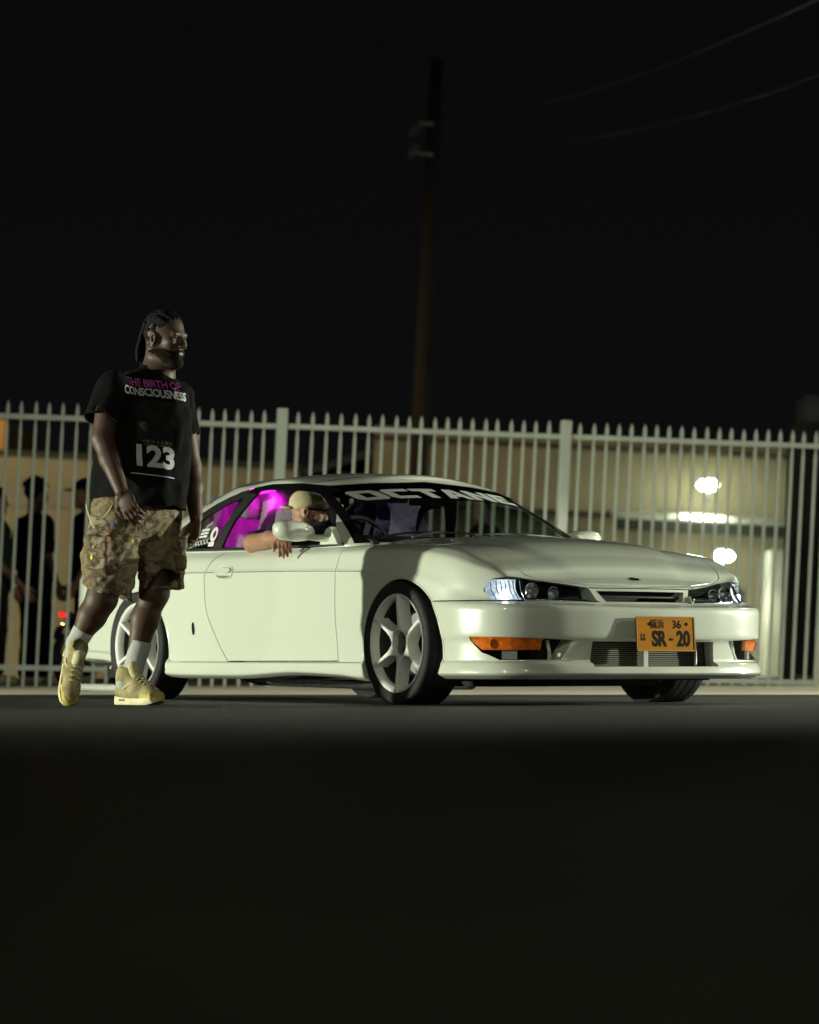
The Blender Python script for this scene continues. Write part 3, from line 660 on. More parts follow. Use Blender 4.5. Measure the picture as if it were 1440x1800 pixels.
def greenhouse(inset, base_drop, top_drop, bow=.022, nv=18):
    b = sym_spline(GB, 8); t = sym_spline(GT, 8); n = len(b); V, F = [], []
    c = np.array([-1.6, 0, 0]); rows = []
    for i in range(nv + 1):
        u = i / nv; ue = u
        p = b * (1 - ue) + t * ue
        d = p - [0, 0, 0]; out = np.stack([np.gradient(p[:, 1]), -np.gradient(p[:, 0])], 1); out[0] = (-1, 0); out[-1] = (1, 0)
        L = np.linalg.norm(out, axis=1)[:, None]; out = out / L
        if out[n // 2][1] < 0: out = -out; out[0] = (-1, 0); out[-1] = (1, 0)
        k = bow * 4 * u * (1 - u) - inset
        p = p.copy(); p[:, 0] += out[:, 0] * k; p[:, 1] = np.maximum(p[:, 1] + out[:, 1] * k, 0); p[0, 1] = 0; p[-1, 1] = 0
        rows.append(p)
    lo = rows[0].copy(); lo[:, 2] -= base_drop; rows = [lo] + rows
    # rounded roof edge
    tp = rows[-1]; c2 = tp.copy(); 
    for q, s_, dz in ((1, .982, .008), (2, .950, .016)):
        r_ = tp.copy(); r_[:, 0] = -1.52 + (tp[:, 0] + 1.52) * (1 - (1 - s_) * .9); r_[:, 1] = tp[:, 1] * s_; r_[:, 2] = tp[:, 2] + dz; rows.append(r_)
    for r_ in rows[-3:]: r_[:, 2] -= top_drop
    nr = len(rows)
    for sd in (-1, 1):
        for r_ in rows:
            for q in r_: V.append((q[0], sd * q[1], q[2]))
    I_ = lambda sd, i, j: sd * nr * n + i * n + j
    for sd in (0, 1):
        for i in range(nr - 1):
            for j in range(n - 1): F.append((I_(sd, i, j), I_(sd, i, j + 1), I_(sd, i + 1, j + 1), I_(sd, i + 1, j)))
    for row, top in ((nr - 1, 1), (0, 0)):
        ids = {}; kw = 20
        for j in range(n):
            for k in range(kw + 1):
                if k in (0, kw): ids[j, k] = I_(0 if k == 0 else 1, row, j); continue
                w = -1 + 2 * k / kw; q = rows[row][j]; z = q[2]
                if top: z += .050 * (1 - w * w) * min(1, rows[row][j][1] / .45) ** 1.2
                ids[j, k] = len(V); V.append((q[0], w * q[1], z))
        for j in range(n - 1):
            for k in range(kw): F.append((ids[j, k], ids[j, k + 1], ids[j + 1, k + 1], ids[j + 1, k]))
    return clean(mk(V, F))
GO = greenhouse(0, .05, 0); GI = greenhouse(.030, .40, .028); GT_ = bvh(GO)
shell = boolean(GO, GI)
WS = [(-.738, .786), (-.604, 1.094), (-.53, 1.107), (-.32, 1.124), (0, 1.132), (.32, 1.124), (.53, 1.107), (.604, 1.094), (.738, .786), (.40, .80), (0, .80), (-.40, .80)]
WSi = [(-.690, .806), (-.575, 1.062), (-.51, 1.082), (-.31, 1.100), (0, 1.108), (.31, 1.100), (.51, 1.082), (.575, 1.062), (.690, .806)]
SW = spline([(-.640, .783), (-.75, .90), (-.88, 1.00), (-.99, 1.062), (-1.10, 1.098), (-1.24, 1.119), (-1.46, 1.128), (-1.65, 1.121)], 4)
SW = [(-2.40, .812)] + SW[:1] + SW + spline([(-1.80, 1.108), (-1.98, 1.065), (-2.15, 1.00), (-2.32, .915), (-2.43, .835)], 4)
SW = [p for i, p in enumerate(SW) if i != 1]
def in_door(front): return front
DG = spline([(-.665, .790), (-.77, .895), (-.90, .99), (-1.005, 1.048), (-1.11, 1.083), (-1.24, 1.101), (-1.46, 1.108), (-1.575, 1.104)], 4) + [(-1.70, .95), (-1.765, .80), (-1.765, .790)]
QG = [(-1.845, .805), (-1.80, .92), (-1.715, 1.075), (-1.86, 1.058), (-2.02, 1.00), (-2.16, .935), (-2.30, .845), (-2.33, .815)]
RW = [(-.52, .93), (-.40, 1.135), (.40, 1.135), (.52, .93), (.25, .915), (-.25, .915)]
ws_solid = prism(WS, 'x', -1.2, .2); sw_solid = {s: prism(SW, 'y', *((-1.2, -.45) if s < 0 else (.45, 1.2))) for s in (-1, 1)}
shell = boolean(shell, ws_solid)
for s in (-1, 1): shell = boolean(shell, sw_solid[s])
shell = boolean(shell, prism(RW, 'x', -3.3, -2.0))
GIt = bvh(GI); roof = ob('roof', shell, M_paint, car, 30); shell.materials.append(M_int)
for pg in shell.polygons:
    hh = GIt.find_nearest(pg.center)
    if hh[0] is not None and hh[3] < .0015: pg.material_index = 1
# glass and black borders are skins of the same greenhouse
wsk = ob('windshield', patch(GO, prism(grow(WS, -.002), 'x', -1.2, .2), GT_, push=-.004), M_glass, car, 40)
frit = boolean(mk(*prism(grow(WS, -.001), 'x', -1.2, .2)), prism(WSi, 'x', -1.3, .3))
ob('windshield_border', patch(GO, frit, GT_, thick=.004, push=-.001), M_gloss, wsk, 40)
for s in (-1, 1):
    yr = (-1.2, -.45) if s < 0 else (.45, 1.2)
    band = boolean(mk(*prism(grow(SW, -.001), 'y', *yr)), prism(DG, 'y', -1.3, 1.3)); band = boolean(band, prism(QG, 'y', -1.3, 1.3))
    ob('window_surround', patch(GO, band, GT_, thick=.012, push=-.002), M_black, car, 40)
    ob('quarter_window', patch(GO, prism(QG, 'y', *yr), GT_, push=-.006), M_tint, car, 40)
    if s > 0: ob('door_window', patch(GO, prism(DG, 'y', *yr), GT_, push=-.008), M_glass, doors[s], 40)
ob('rear_window', patch(GO, prism(grow(RW, -.002), 'x', -3.3, -2.0), GT_, push=-.004), M_glass, car, 40)
# rain visor above the near window
for s in (-1, 1):
    v = []
    xs = np.linspace(-1.64, -.98, 22)
    for x in xs:
        zt = float(np.interp(x, [-1.64, -1.45, -1.2, -1.05, -.98], [1.121, 1.128, 1.120, 1.102, 1.08]))
        for dz, dy in ((.002, .004), (-.018, .020), (-.034, .027)):
            h = GT_.ray_cast(Vector((x, -2, zt + dz)), Vector((0, 1, 0))); y = h[0].y if h[0] else -.6
            v.append((x, s * (-y + dy), zt + dz))
    f = [(3 * i + k, 3 * i + k + 1, 3 * i + k + 4, 3 * i + k + 3) for i in range(len(xs) - 1) for k in range(2)]
    ob('rain_visor', mk(v, f, fix=False), M_gloss, car, 60)
# belt line seal
for s in (-1, 1):
    pts = []
    for x in np.linspace(-2.36, -.60, 26):
        z = float(np.interp(x, [-2.36, -2.2, -1.5, -.85, -.6], [.820, .806, .790, .782, .784])); h = GT_.ray_cast(Vector((x, -2, z)), Vector((0, 1, 0)))
        pts.append((x, s * (-(h[0].y if h[0] else -.77) + .004), z))
    ob('belt_seal', tube(pts, .0085, 8), M_black, car, 60)
# wipers
for y0, y1, zz in ((-.18, .42, 0), (-.62, -.10, 0)):
    pts = []
    for t in np.linspace(0, 1, 10):
        y = y0 + (y1 - y0) * t; z = .834 + .010 * math.sin(t * 3.1) - .03 * (abs(y) > .5) * (abs(y) - .5) * 4
        h = GT_.ray_cast(Vector((1, y, z)), Vector((-1, 0, 0))); pts.append(((h[0].x if h[0] else -.35) + .018, y, z))
    wp = ob('wiper', tube(pts, .006, 6), M_black, car, 60)
    m = pts[5]; ob('wiper_arm', tube([(m[0] + .01, m[1], m[2] + .004), (m[0] + .035, m[1] - .14, m[2] - .012), (m[0] + .05, m[1] - .22, m[2] - .03)], .007, 6), M_black, wp, 60)
# windscreen banner lettering: slanted block letters on the top band of the glass
LET = {'O': [[(0, .2), (.2, 0), (1.15, 0), (1.3, .15), (1.3, .8), (1.1, 1), (.15, 1), (0, .85)], [(.42, .27), (.42, .73), (.88, .73), (.88, .27)]],
       'C': [[(0, .2), (.2, 0), (1.2, 0), (1.2, .27), (.42, .27), (.42, .73), (1.2, .73), (1.2, 1), (.15, 1), (0, .85)]],
       'T': [[(.40, 0), (.82, 0), (.82, .73), (1.25, .73), (1.25, 1), (0, 1), (0, .73), (.40, .73)]],
       'A': [[(0, 0), (.42, 0), (.50, .22), (.85, .22), (.93, 0), (1.36, 0), (.92, 1), (.44, 1)], [(.58, .44), (.68, .72), (.78, .44)]],
       'N': [[(0, 0), (.40, 0), (.40, .55), (.90, 0), (1.28, 0), (1.28, 1), (.88, 1), (.88, .45), (.38, 1), (0, 1)]],
       'E': [[(0, 0), (1.15, 0), (1.15, .26), (.42, .26), (.42, .40), (.98, .40), (.98, .61), (.42, .61), (.42, .74), (1.15, .74), (1.15, 1), (0, 1)]]}
def poly_mesh(loops):
    cu = bpy.data.curves.new('p', 'CURVE'); cu.dimensions = '2D'; cu.fill_mode = 'BOTH'
    for L in loops:
        sp = cu.splines.new('POLY'); sp.points.add(len(L) - 1); sp.use_cyclic_u = True
        for p, q in zip(sp.points, L): p.co = (q[0], q[1], 0, 1)
    o = bpy.data.objects.new('p', cu); COL.objects.link(o); dg = bpy.context.evaluated_depsgraph_get(); dg.update()
    me = bpy.data.meshes.new_from_object(o.evaluated_get(dg), depsgraph=dg); bpy.data.objects.remove(o); return subdiv_tris(me, .25)
M_vinyl = mat('pale_vinyl', (0.50, 0.52, 0.50), 0.5, var=0.08, vscale=30)
ws_tree = GT_
adv = 0.0; widths = {'O': 1.42, 'C': 1.33, 'T': 1.30, 'A': 1.40, 'N': 1.42, 'E': 1.2}
total = sum(widths[c] for c in 'OCTANE')
for ch in 'OCTANE':
    me = poly_mesh(LET[ch])
    for v in me.vertices:
        u = (adv + v.co.x) / total; t = v.co.y
        y = -.520 + u * 0.99; y += (t - .5) * -.030             # slant
        zt = 1.090 - .10 * y * y; z = zt - .052 * (1 - t)
        h = ws_tree.ray_cast(Vector((1, y, z)), Vector((-1, 0, 0))); v.co = (h[0] + h[1] * .006) if h[0] else Vector((-.95, y, z))
    ob('banner_letter', me, M_vinyl, wsk, 0); adv += widths[ch]
# dark sun strip behind the lettering
SS = [(-.59, 1.03), (-.565, 1.10), (0, 1.14), (.565, 1.10), (.59, 1.03), (.30, 1.030), (0, 1.036), (-.30, 1.030)]
M_strip = glass_mat('sun_strip_tint', (0.04, 0.05, 0.05), 0.15, 0.6)
ob('sun_strip', patch(GO, prism(SS, 'x', -1.2, .2), GT_, push=.0015), M_strip, wsk, 40)
# quarter window stickers
M_dec = mat('white_decal', (0.62, 0.60, 0.62), 0.6)
def decal(me, x, z, sx, sz, slope=0.0):
    for v in me.vertices:
        px_, pz = x + v.co.x * sx, z + v.co.y * sz + v.co.x * sx * slope
        h = GT_.ray_cast(Vector((px_, -2, pz)), Vector((0, 1, 0))); v.co = Vector((px_, (h[0].y if h[0] else -.75) - .003, pz))
    ob('sticker', me, M_dec, car, 0)
decal(subdiv_tris(text_mesh('@S14XXXX', .045, 1.0, res=2), .03), -2.03, .835, 1.0, 1.0, .10)
for k, (w, zz, xx) in enumerate(((.085, .872, -1.985), (.085, .890, -1.980), (.085, .908, -1.978))):
    decal(mk([(-w / 2, -.006, 0), (w / 2, -.006, 0), (w / 2, .006, 0), (-w / 2, .006, 0)], [(0, 1, 2, 3)]), xx, zz, 1, 1, .05)
decal(subdiv_tris(text_mesh('racing', .035, 1, res=2), .03), -2.09, .888, 1, 1, .1); decal(subdiv_tris(text_mesh('team', .030, 1, res=2), .03), -2.09, .866, 1, 1, .1)
decal(subdiv_tris(text_mesh('drift', .035, 1, .3, res=2), .03), -1.965, .932, 1, 1, .35)
decal(poly_mesh([[(.036 * math.cos(t), .040 * math.sin(t)) for t in np.linspace(0, 2 * math.pi, 24, endpoint=False)], [(.006 + .016 * math.cos(t), .020 * math.sin(t)) for t in np.linspace(0, 2 * math.pi, 16, endpoint=False)]]), -1.87, .880, 1, 1)
decal(mk([(-.03, -.012, 0), (.03, -.012, 0), (.03, .012, 0), (-.03, .012, 0)], [(0, 1, 2, 3)]), -1.875, .828, 1, 1)
# --- mirrors
def mirror(s):
    n, m = 28, 18; v, f = [], []
    for i in range(m + 1):
        a = -math.pi / 2 + math.pi * i / m
        for k in range(n):
            b = 2 * math.pi * k / n
            sg = lambda q, e: math.copysign(abs(q) ** e, q)
            lat = sg(math.sin(a), .8); ca = abs(math.cos(a)) ** .75
            X = ca * sg(math.cos(b), .85); Zz = ca * sg(math.sin(b), .8)
            X = X * .085 if X > 0 else X * .03
            wl = .118 * lat; taper = 1 - .16 * (lat * .5 + .5)
            v.append((X * taper * (1 - .25 * (lat > .2) * (lat - .2)), wl, Zz * .0575 * taper - .006 * lat))
    for i in range(m):
        for k in range(n): f.append((i * n + k, i * n + (k + 1) % n, (i + 1) * n + (k + 1) % n, (i + 1) * n + k))
    mr = empty('door_mirror', parent=car)
    Mx = Matrix.Translation((-.715, s * .925, .852)) @ Matrix.Rotation(R(10 * s), 4, 'X') @ Matrix.Scale(-s if s > 0 else 1, 4, (0, 1, 0))
    if s > 0: Mx = Matrix.Translation((-.84, .915, .852)) @ Matrix.Scale(-1, 4, (0, 1, 0))
    else: Mx = Matrix.Translation((-.81, -.925, .852))
    ob('mirror_cap', mk(*xf((v, f), Mx)), M_paint, mr, 50)
    ob('mirror_glass', mk(*xf(prism([(.095 * math.cos(t), .046 * math.sin(t)) for t in np.linspace(0, 2 * math.pi, 28, endpoint=False)], 'x', -.034, -.031), Mx)), M_chrome, mr, 30)
    ft = [(-.60, .784), (-.645, .845), (-.67, .872), (-.70, .862), (-.745, .812), (-.76, .786)]
    v = [(x, s * .842, z - .0) for x, z in [(-.60, .786), (-.70, .80), (-.77, .786)]]
    st = mk(*prism(ft, 'y', *((-.800, -.765) if s < 0 else (.765, .800)))); ob('mirror_sail', st, M_paint, mr, 30)
    ob('mirror_arm', tube([(-.70, s * .78, .815), (-.74, s * .83, .818), (-.78, s * .875, .828)], [.034, .028, .03], 14, flat=.62), M_paint, mr, 60)
for s in (-1, 1): mirror(s)
# --- cabin
ob('dashboard', bevel(mk(*prism([(-.50, .62), (-.46, .80), (-.62, .835), (-.88, .825), (-.98, .74), (-.95, .60)], 'y', -.68, .68)), .02, 2), M_int, car, 30)
ob('cabin_floor', mk(*box(-2.6, -.45, -.68, .68, .262, .29)), M_int, car, 0)
ob('parcel_shelf', mk(*box(-2.9, -2.35, -.60, .60, .80, .82)), M_int, car, 0)
for s in (-1, 1): ob('door_card', mk(*prism([(-1.75, .29), (-.55, .29), (-.55, .77), (-1.75, .775)], 'y', *((-.70, -.67) if s < 0 else (.67, .70)))), M_int, car, 0)
sw = empty('steering_wheel', (-1.03, -.36, .80), (0, R(66), 0), parent=car)
ob('wheel_rim', lathe([(.165 + .014 * math.cos(t), .014 * math.sin(t)) for t in np.linspace(0, 2 * math.pi, 10, endpoint=False)], 'z', 40, closed=True), M_int, sw, 60)
for a in (0, 120, 240): ob('wheel_spoke', mk(*xf(box(.02, .16, -.014, .014, -.006, .002), Matrix.Rotation(R(a + 30), 4, 'Z'))), M_steel, sw, 0)
def seat(y, m, lit=None):
    st = empty('bucket_seat', (-1.60, y, .18), parent=car)
    prof = [(-.17, .62), (-.12, .78), (-.13, .86), (0, .90), (.13, .86), (.12, .78), (.17, .62), (.25, .45), (.24, .15), (.22, 0), (-.22, 0), (-.24, .15), (-.25, .45)]
    pr = spline(prof, 5, closed=True)
    v, f = [], []; n = len(pr); layers = ((-.05, .92), (0.0, 1.0), (.05, 1.0), (.085, .88), (.06, .55))
    for d, sc in layers:
        for a, b in pr:
            zc = .42 + (b - .42) * sc; v.append((d - .30 * (zc - .1) * .8 + (.04 if abs(a * sc) > .18 else 0), a * sc, zc + .10))
    for i in range(len(layers) - 1):
        for k in range(n): f.append((i * n + k, i * n + (k + 1) % n, (i + 1) * n + (k + 1) % n, (i + 1) * n + k))
    f += [tuple(range(n))[::-1], tuple(range((len(layers) - 1) * n, len(layers) * n))]
    ob('seat_back', mk(v, f), m, st, 60)
    ob('seat_cushion', bevel(mk(*prism([(-.02, .03), (.50, .05), (.52, .15), (.46, .19), (0, .12)], 'y', -.24, .24)), .03, 3), m, st, 60)
    ob('head_restraint', bevel(mk(*prism([(-.30, .80), (-.22, .78), (-.20, .86), (-.24, .955), (-.31, .95)], 'y', -.20, .20)), .03, 3), m, st, 60)
    for q in (-1, 1): ob('harness', tube(spline([(-.27, q * .10, .86), (-.12, q * .11, .80), (-.05, q * .10, .62), (.02, q * .08, .35)], 6), .022, 8, flat=.25), M_harn, st, 60)
    return st
M_harn = mat('red_webbing', (0.35, 0.02, 0.05), .7)
seat(-.38, M_seat2); seat(.36, M_purple)
cv = [(-2.16 - .30 * (y + .62) / 1.1 - .05 * math.sin(14 * y), y, .82 + .0 * i) for i, y in enumerate(np.linspace(-.62, .48, 40))]
cvv = [(x - (z - .82) * -.05 + .012 * math.sin(40 * y + 9 * z), y, z) for z in np.linspace(.80, 1.10, 8) for x, y, _ in cv]
ob('led_catch_sheet', mk(cvv, [(j * 40 + i, j * 40 + i + 1, (j + 1) * 40 + i + 1, (j + 1) * 40 + i) for j in range(7) for i in range(39)]), M_seat2, car, 60)  # added sheet for the magenta cabin light to fall on
ob('rear_view_mirror', bevel(mk(*box(-1.0, -.985, -.10, .12, 1.015, 1.06)), .01, 2), M_int, car, 40)
ob('mirror_stem', tube([(-.99, .0, 1.05), (-.95, 0, 1.10)], .006, 6), M_int, car, 60)
# magenta strip light under the headliner and its glow
M_pink = emat('magenta_led', (1.0, 0.01, 0.85), 7.0)
led = ob('led_strip', tube([(-1.86, -.545, 1.085), (-1.72, -.56, 1.098), (-1.55, -.57, 1.104)], .005, 8), M_pink, car, 60)
for nm, loc, p, to in (('cabin_led_light', (-1.97, -.40, 1.05), 4.5, (-2.2, -.38, 1.02)), ('cabin_led_light', (-1.98, -.60, .93), .30, (-2.2, -.5, .90)), ('cabin_led_light', (-1.66, -.50, 1.07), 2.0, (-1.95, -.42, 1.0))):
    d = bpy.data.lights.new(nm, 'SPOT'); d.energy = p; d.color = (1.0, 0.015, 0.80); d.shadow_soft_size = .02; d.spot_size = R(125); d.spot_blend = .6
    o = bpy.data.objects.new(nm, d); COL.objects.link(o); o.parent = car; o.location = loc; o.rotation_euler = (Vector(to) - Vector(loc)).to_track_quat('-Z', 'Y').to_euler()
d = bpy.data.lights.new('corner_lamp_light', 'POINT'); d.energy = 1.5; d.color = (.75, .88, 1); d.shadow_soft_size = .02
# --- thing: tow strap / wiring are not visible
# ------------------------------------------------------------------ organic shapes: distance fields meshed with surface nets
class Field:
    def __init__(s, lo, hi, h):
        s.lo = np.array(lo, float); s.h = h; s.n = np.ceil((np.array(hi, float) - s.lo) / h).astype(int) + 1
        s.a = np.full(s.n, 1.0, np.float32)
    def blk(s, lo, hi):
        i0 = np.clip(np.floor((np.array(lo) - s.lo) / s.h).astype(int), 0, s.n); i1 = np.clip(np.ceil((np.array(hi) - s.lo) / s.h).astype(int) + 1, 0, s.n)
        sl = tuple(slice(a, b) for a, b in zip(i0, i1))
        ax = [(s.lo[k] + s.h * np.arange(i0[k], i1[k])).astype(np.float32) for k in range(3)]
        return sl, (ax[0][:, None, None], ax[1][None, :, None], ax[2][None, None, :])
    def add(s, fn, lo, hi, k=0.0, mode='u'):
        m = k + 3 * s.h; sl, P = s.blk(np.array(lo) - m, np.array(hi) + m); b = s.a[sl]
        if b.size == 0: return s
        d = fn(*P).astype(np.float32)
        if mode == 'u':
            if k > 0:
                t = np.clip(.5 + .5 * (b - d) / k, 0, 1); s.a[sl] = b * (1 - t) + d * t - k * t * (1 - t)
            else: s.a[sl] = np.minimum(b, d)
        elif mode == 's':
            d = -d
            if k > 0:
                t = np.clip(.5 - .5 * (b - d) / k, 0, 1); s.a[sl] = b * (1 - t) + d * t + k * t * (1 - t)
            else: s.a[sl] = np.maximum(b, d)
        elif mode == 'i': s.a[sl] = np.maximum(b, d)
        return s
    def cone(s, a, b, ra, rb, k=0.02, mode='u'):
        a, b = np.array(a, float), np.array(b, float); ba = b - a; L2 = float(ba @ ba) + 1e-12; m = max(ra, rb)
        def fn(x, y, z):
            px, py, pz = x - a[0], y - a[1], z - a[2]; t = np.clip((px * ba[0] + py * ba[1] + pz * ba[2]) / L2, 0, 1)
            return np.sqrt((px - t * ba[0]) ** 2 + (py - t * ba[1]) ** 2 + (pz - t * ba[2]) ** 2) - (ra + (rb - ra) * t)
        return s.add(fn, np.minimum(a, b) - m, np.maximum(a, b) + m, k, mode)
    def chain(s, pts, rad, k=0.02):
        for i in range(len(pts) - 1): s.cone(pts[i], pts[i + 1], rad[i], rad[i + 1], k)
        return s
    def ell(s, c, r, rot=None, k=0.02, mode='u'):
        c, r = np.array(c, float), np.array(r, float); Q = np.array(rot if rot is not None else np.eye(3)); m = max(r)
        def fn(x, y, z):
            p = (x - c[0], y - c[1], z - c[2]); q = [Q[0][i] * p[0] + Q[1][i] * p[1] + Q[2][i] * p[2] for i in range(3)]
            k0 = np.sqrt(sum((q[i] / r[i]) ** 2 for i in range(3))); k1 = np.sqrt(sum((q[i] / r[i] ** 2) ** 2 for i in range(3))) + 1e-9
            return k0 * (k0 - 1) / k1
        return s.add(fn, c - m, c + m, k, mode)
    def bx(s, c, r, rot=None, rd=0.01, k=0.01, mode='u'):
        c, r = np.array(c, float), np.array(r, float); Q = np.array(rot if rot is not None else np.eye(3)); m = float(np.linalg.norm(r)) + rd
        def fn(x, y, z):
            p = (x - c[0], y - c[1], z - c[2]); q = [np.abs(Q[0][i] * p[0] + Q[1][i] * p[1] + Q[2][i] * p[2]) - (r[i] - rd) for i in range(3)]
            return np.sqrt(sum(np.maximum(v, 0) ** 2 for v in q)) + np.minimum(np.maximum(np.maximum(q[0], q[1]), q[2]), 0) - rd
        return s.add(fn, c - m, c + m, k, mode)
    def half(s, pt, n, lo=None, hi=None):                 # keep the side the normal points away from
        pt, n = np.array(pt, float), np.array(n, float); n /= np.linalg.norm(n)
        fn = lambda x, y, z: (x - pt[0]) * n[0] + (y - pt[1]) * n[1] + (z - pt[2]) * n[2]
        return s.add(fn, s.lo if lo is None else lo, (s.lo + s.h * s.n) if hi is None else hi, 0, 'i')
    def warp(s, fn):
        _, P = s.blk(s.lo, s.lo + s.h * s.n); act = np.abs(s.a) < .05; s.a = np.where(act, s.a + fn(*P).astype(np.float32), s.a); return s
    def mesh(s, name='organic'):
        a = s.a; n = np.array(a.shape); neg = a < 0
        c = [neg[i:n[0] - 1 + i, j:n[1] - 1 + j, k:n[2] - 1 + k] for i in (0, 1) for j in (0, 1) for k in (0, 1)]
        cnt = sum(q.astype(np.int8) for q in c); act = (cnt > 0) & (cnt < 8); ci = np.argwhere(act)
        ids = np.full(act.shape, -1, np.int64); ids[act] = np.arange(len(ci))
        corner = [(i, j, k) for i in (0, 1) for j in (0, 1) for k in (0, 1)]
        val = [a[ci[:, 0] + o[0], ci[:, 1] + o[1], ci[:, 2] + o[2]] for o in corner]
        acc = np.zeros((len(ci), 3)); w = np.zeros(len(ci))
        for p in range(8):
            for q in range(p + 1, 8):
                d = np.array(corner[q]) - np.array(corner[p])
                if np.abs(d).sum() != 1: continue
                v0, v1 = val[p], val[q]; m = (v0 < 0) != (v1 < 0)
                t = np.where(m, v0 / np.where(m, v0 - v1, 1), 0)
                acc += np.where(m[:, None], np.array(corner[p]) + t[:, None] * d, 0); w += m
        V = s.lo + s.h * (ci + acc / w[:, None]); Fs = []
        for ax in range(3):
            u, v = (ax + 1) % 3, (ax + 2) % 3
            sl0 = [slice(None)] * 3; sl1 = [slice(None)] * 3; sl0[ax] = slice(0, -1); sl1[ax] = slice(1, None)
            for sl in (sl0, sl1):
                sl[u] = slice(1, -1); sl[v] = slice(1, -1)
            A, B = neg[tuple(sl0)], neg[tuple(sl1)]
            for flip, msk in ((0, A & ~B), (1, ~A & B)):
                e = np.argwhere(msk)
                if len(e) == 0: continue
                e = e.copy(); e[:, u] += 1; e[:, v] += 1
                def cell(du, dv):
                    q = e.copy(); q[:, u] -= du; q[:, v] -= dv; return ids[q[:, 0], q[:, 1], q[:, 2]]
                quad = np.stack([cell(1, 1), cell(0, 1), cell(0, 0), cell(1, 0)], 1)
                Fs.append(quad[:, ::-1] if flip else quad)
        Fs = np.concatenate(Fs); Fs = Fs[(Fs >= 0).all(1)]
        me = bpy.data.meshes.new(name); me.vertices.add(len(V)); me.vertices.foreach_set('co', V.astype(np.float32).ravel())
        me.loops.add(Fs.size); me.loops.foreach_set('vertex_index', Fs.astype(np.int32).ravel())
        me.polygons.add(len(Fs)); me.polygons.foreach_set('loop_start', np.arange(0, Fs.size, 4, dtype=np.int32)); me.polygons.foreach_set('loop_total', np.full(len(Fs), 4, np.int32))
        me.update(calc_edges=True); me.validate(); me.shade_smooth(); return me
    def like(s): return Field(s.lo, s.lo + s.h * (s.n - 1), s.h)
def relax(me, it=2, f=.5):
    bm = bmesh.new(); bm.from_mesh(me)
    for _ in range(it): bmesh.ops.smooth_vert(bm, verts=bm.verts, factor=f, use_axis_x=True, use_axis_y=True, use_axis_z=True)
    bm.to_mesh(me); bm.free(); me.shade_smooth(); return me
def rotz(a): c, s = math.cos(a), math.sin(a); return np.array([[c, -s, 0], [s, c, 0], [0, 0, 1.]])
def basis(fwd, up):
    f = np.array(fwd, float); f /= np.linalg.norm(f); u = np.array(up, float); u -= f * (u @ f); u /= np.linalg.norm(u); l = np.cross(u, f)
    return np.stack([f, l, u], 1)                         # columns: forward, left, up
def head(F, c, B, sc=1.0, k=.012):
    P = lambda x, y, z: np.array(c) + B @ (np.array([x, y, z]) * sc)
    F.ell(P(-.015, 0, .035), np.array([.100, .078, .090]) * sc, B, .02); F.ell(P(.030, 0, -.032), np.array([.062, .060, .088]) * sc, B, .03)
    for s in (-1, 1):
        F.cone(P(-.02, s * .056, -.052), P(.062, s * .012, -.106), .028 * sc, .024 * sc, .025)
        F.ell(P(.062, s * .043, -.018), np.array([.022, .020, .018]) * sc, B, .02)
        F.ell(P(.093, s * .033, .002), np.array([.016, .019, .012]) * sc, B, .010, 's')
        F.ell(P(.070, s * .033, .001), np.array([.0135, .016, .0105]) * sc, B, .008)
        F.ell(P(-.010, s * .079, -.006), np.array([.022, .010, .034]) * sc, B @ rotz(s * .35), .006)
        F.ell(P(-.004, s * .086, -.004), np.array([.010, .008, .018]) * sc, B, .004, 's')
        F.ell(P(.098, s * .015, -.036), np.array([.013, .010, .009]) * sc, B, .008)
    F.cone(P(.080, -.036, .021), P(.080, .036, .021), .011 * sc, .011 * sc, .016)
    F.cone(P(.086, 0, .012), P(.108, 0, -.030), .009 * sc, .0125 * sc, .012)
    F.cone(P(.090, -.017, -.060), P(.090, .017, -.060), .0075 * sc, .0075 * sc, .008); F.cone(P(.088, -.016, -.074), P(.088, .016, -.074), .0095 * sc, .0095 * sc, .006)
    F.ell(P(.070, 0, -.108), np.array([.025, .026, .020]) * sc, B, .02)
    return P
def hand(F, wrist, B, sc=1.0, curl=.35, thumb=1, k=.006, spread=.10):
    # B columns: towards the fingers, thumb side, back of the hand
    f, t, b = B[:, 0], B[:, 1] * thumb, B[:, 2]; w = np.array(wrist, float)
    Rr = np.stack([f, t, b], 1); m = np.max
    F.ell(w + f * .048 * sc, np.array([.056, .042, .017]) * sc, Rr, .012)
    for i, (off, L, r) in enumerate(((.030, .078, .0092), (.010, .088, .0095), (-.011, .082, .0090), (-.030, .064, .0080))):
        p = w + f * .088 * sc + t * off * sc; d = f + t * off * spread * 8; d = d / np.linalg.norm(d); n = b; a = 0.0; pts = [w + f * .05 * sc + t * off * .8 * sc, p]
        for seg, da in ((.45, curl * .8), (.32, curl * 1.2), (.23, curl)):
            a += da * (1 + .12 * i); q = d * math.cos(a) - n * math.sin(a); pts.append(pts[-1] + q * L * seg * sc)
        F.chain(pts, [r * 1.1 * sc, r * 1.05 * sc, r * .98 * sc, r * .9 * sc, r * .78 * sc], k)
    p = w + f * .022 * sc + t * .030 * sc; d1 = f * .70 + t * .62 - b * .25; d2 = f * .92 + t * .18 - b * .32
    q = p + d1 / np.linalg.norm(d1) * .040 * sc; e = q + d2 / np.linalg.norm(d2) * .032 * sc; g = e + (f * .97 - b * .3) * .022 * sc
    F.chain([p, q, e, g], [.017 * sc, .0125 * sc, .0112 * sc, .009 * sc], .010)
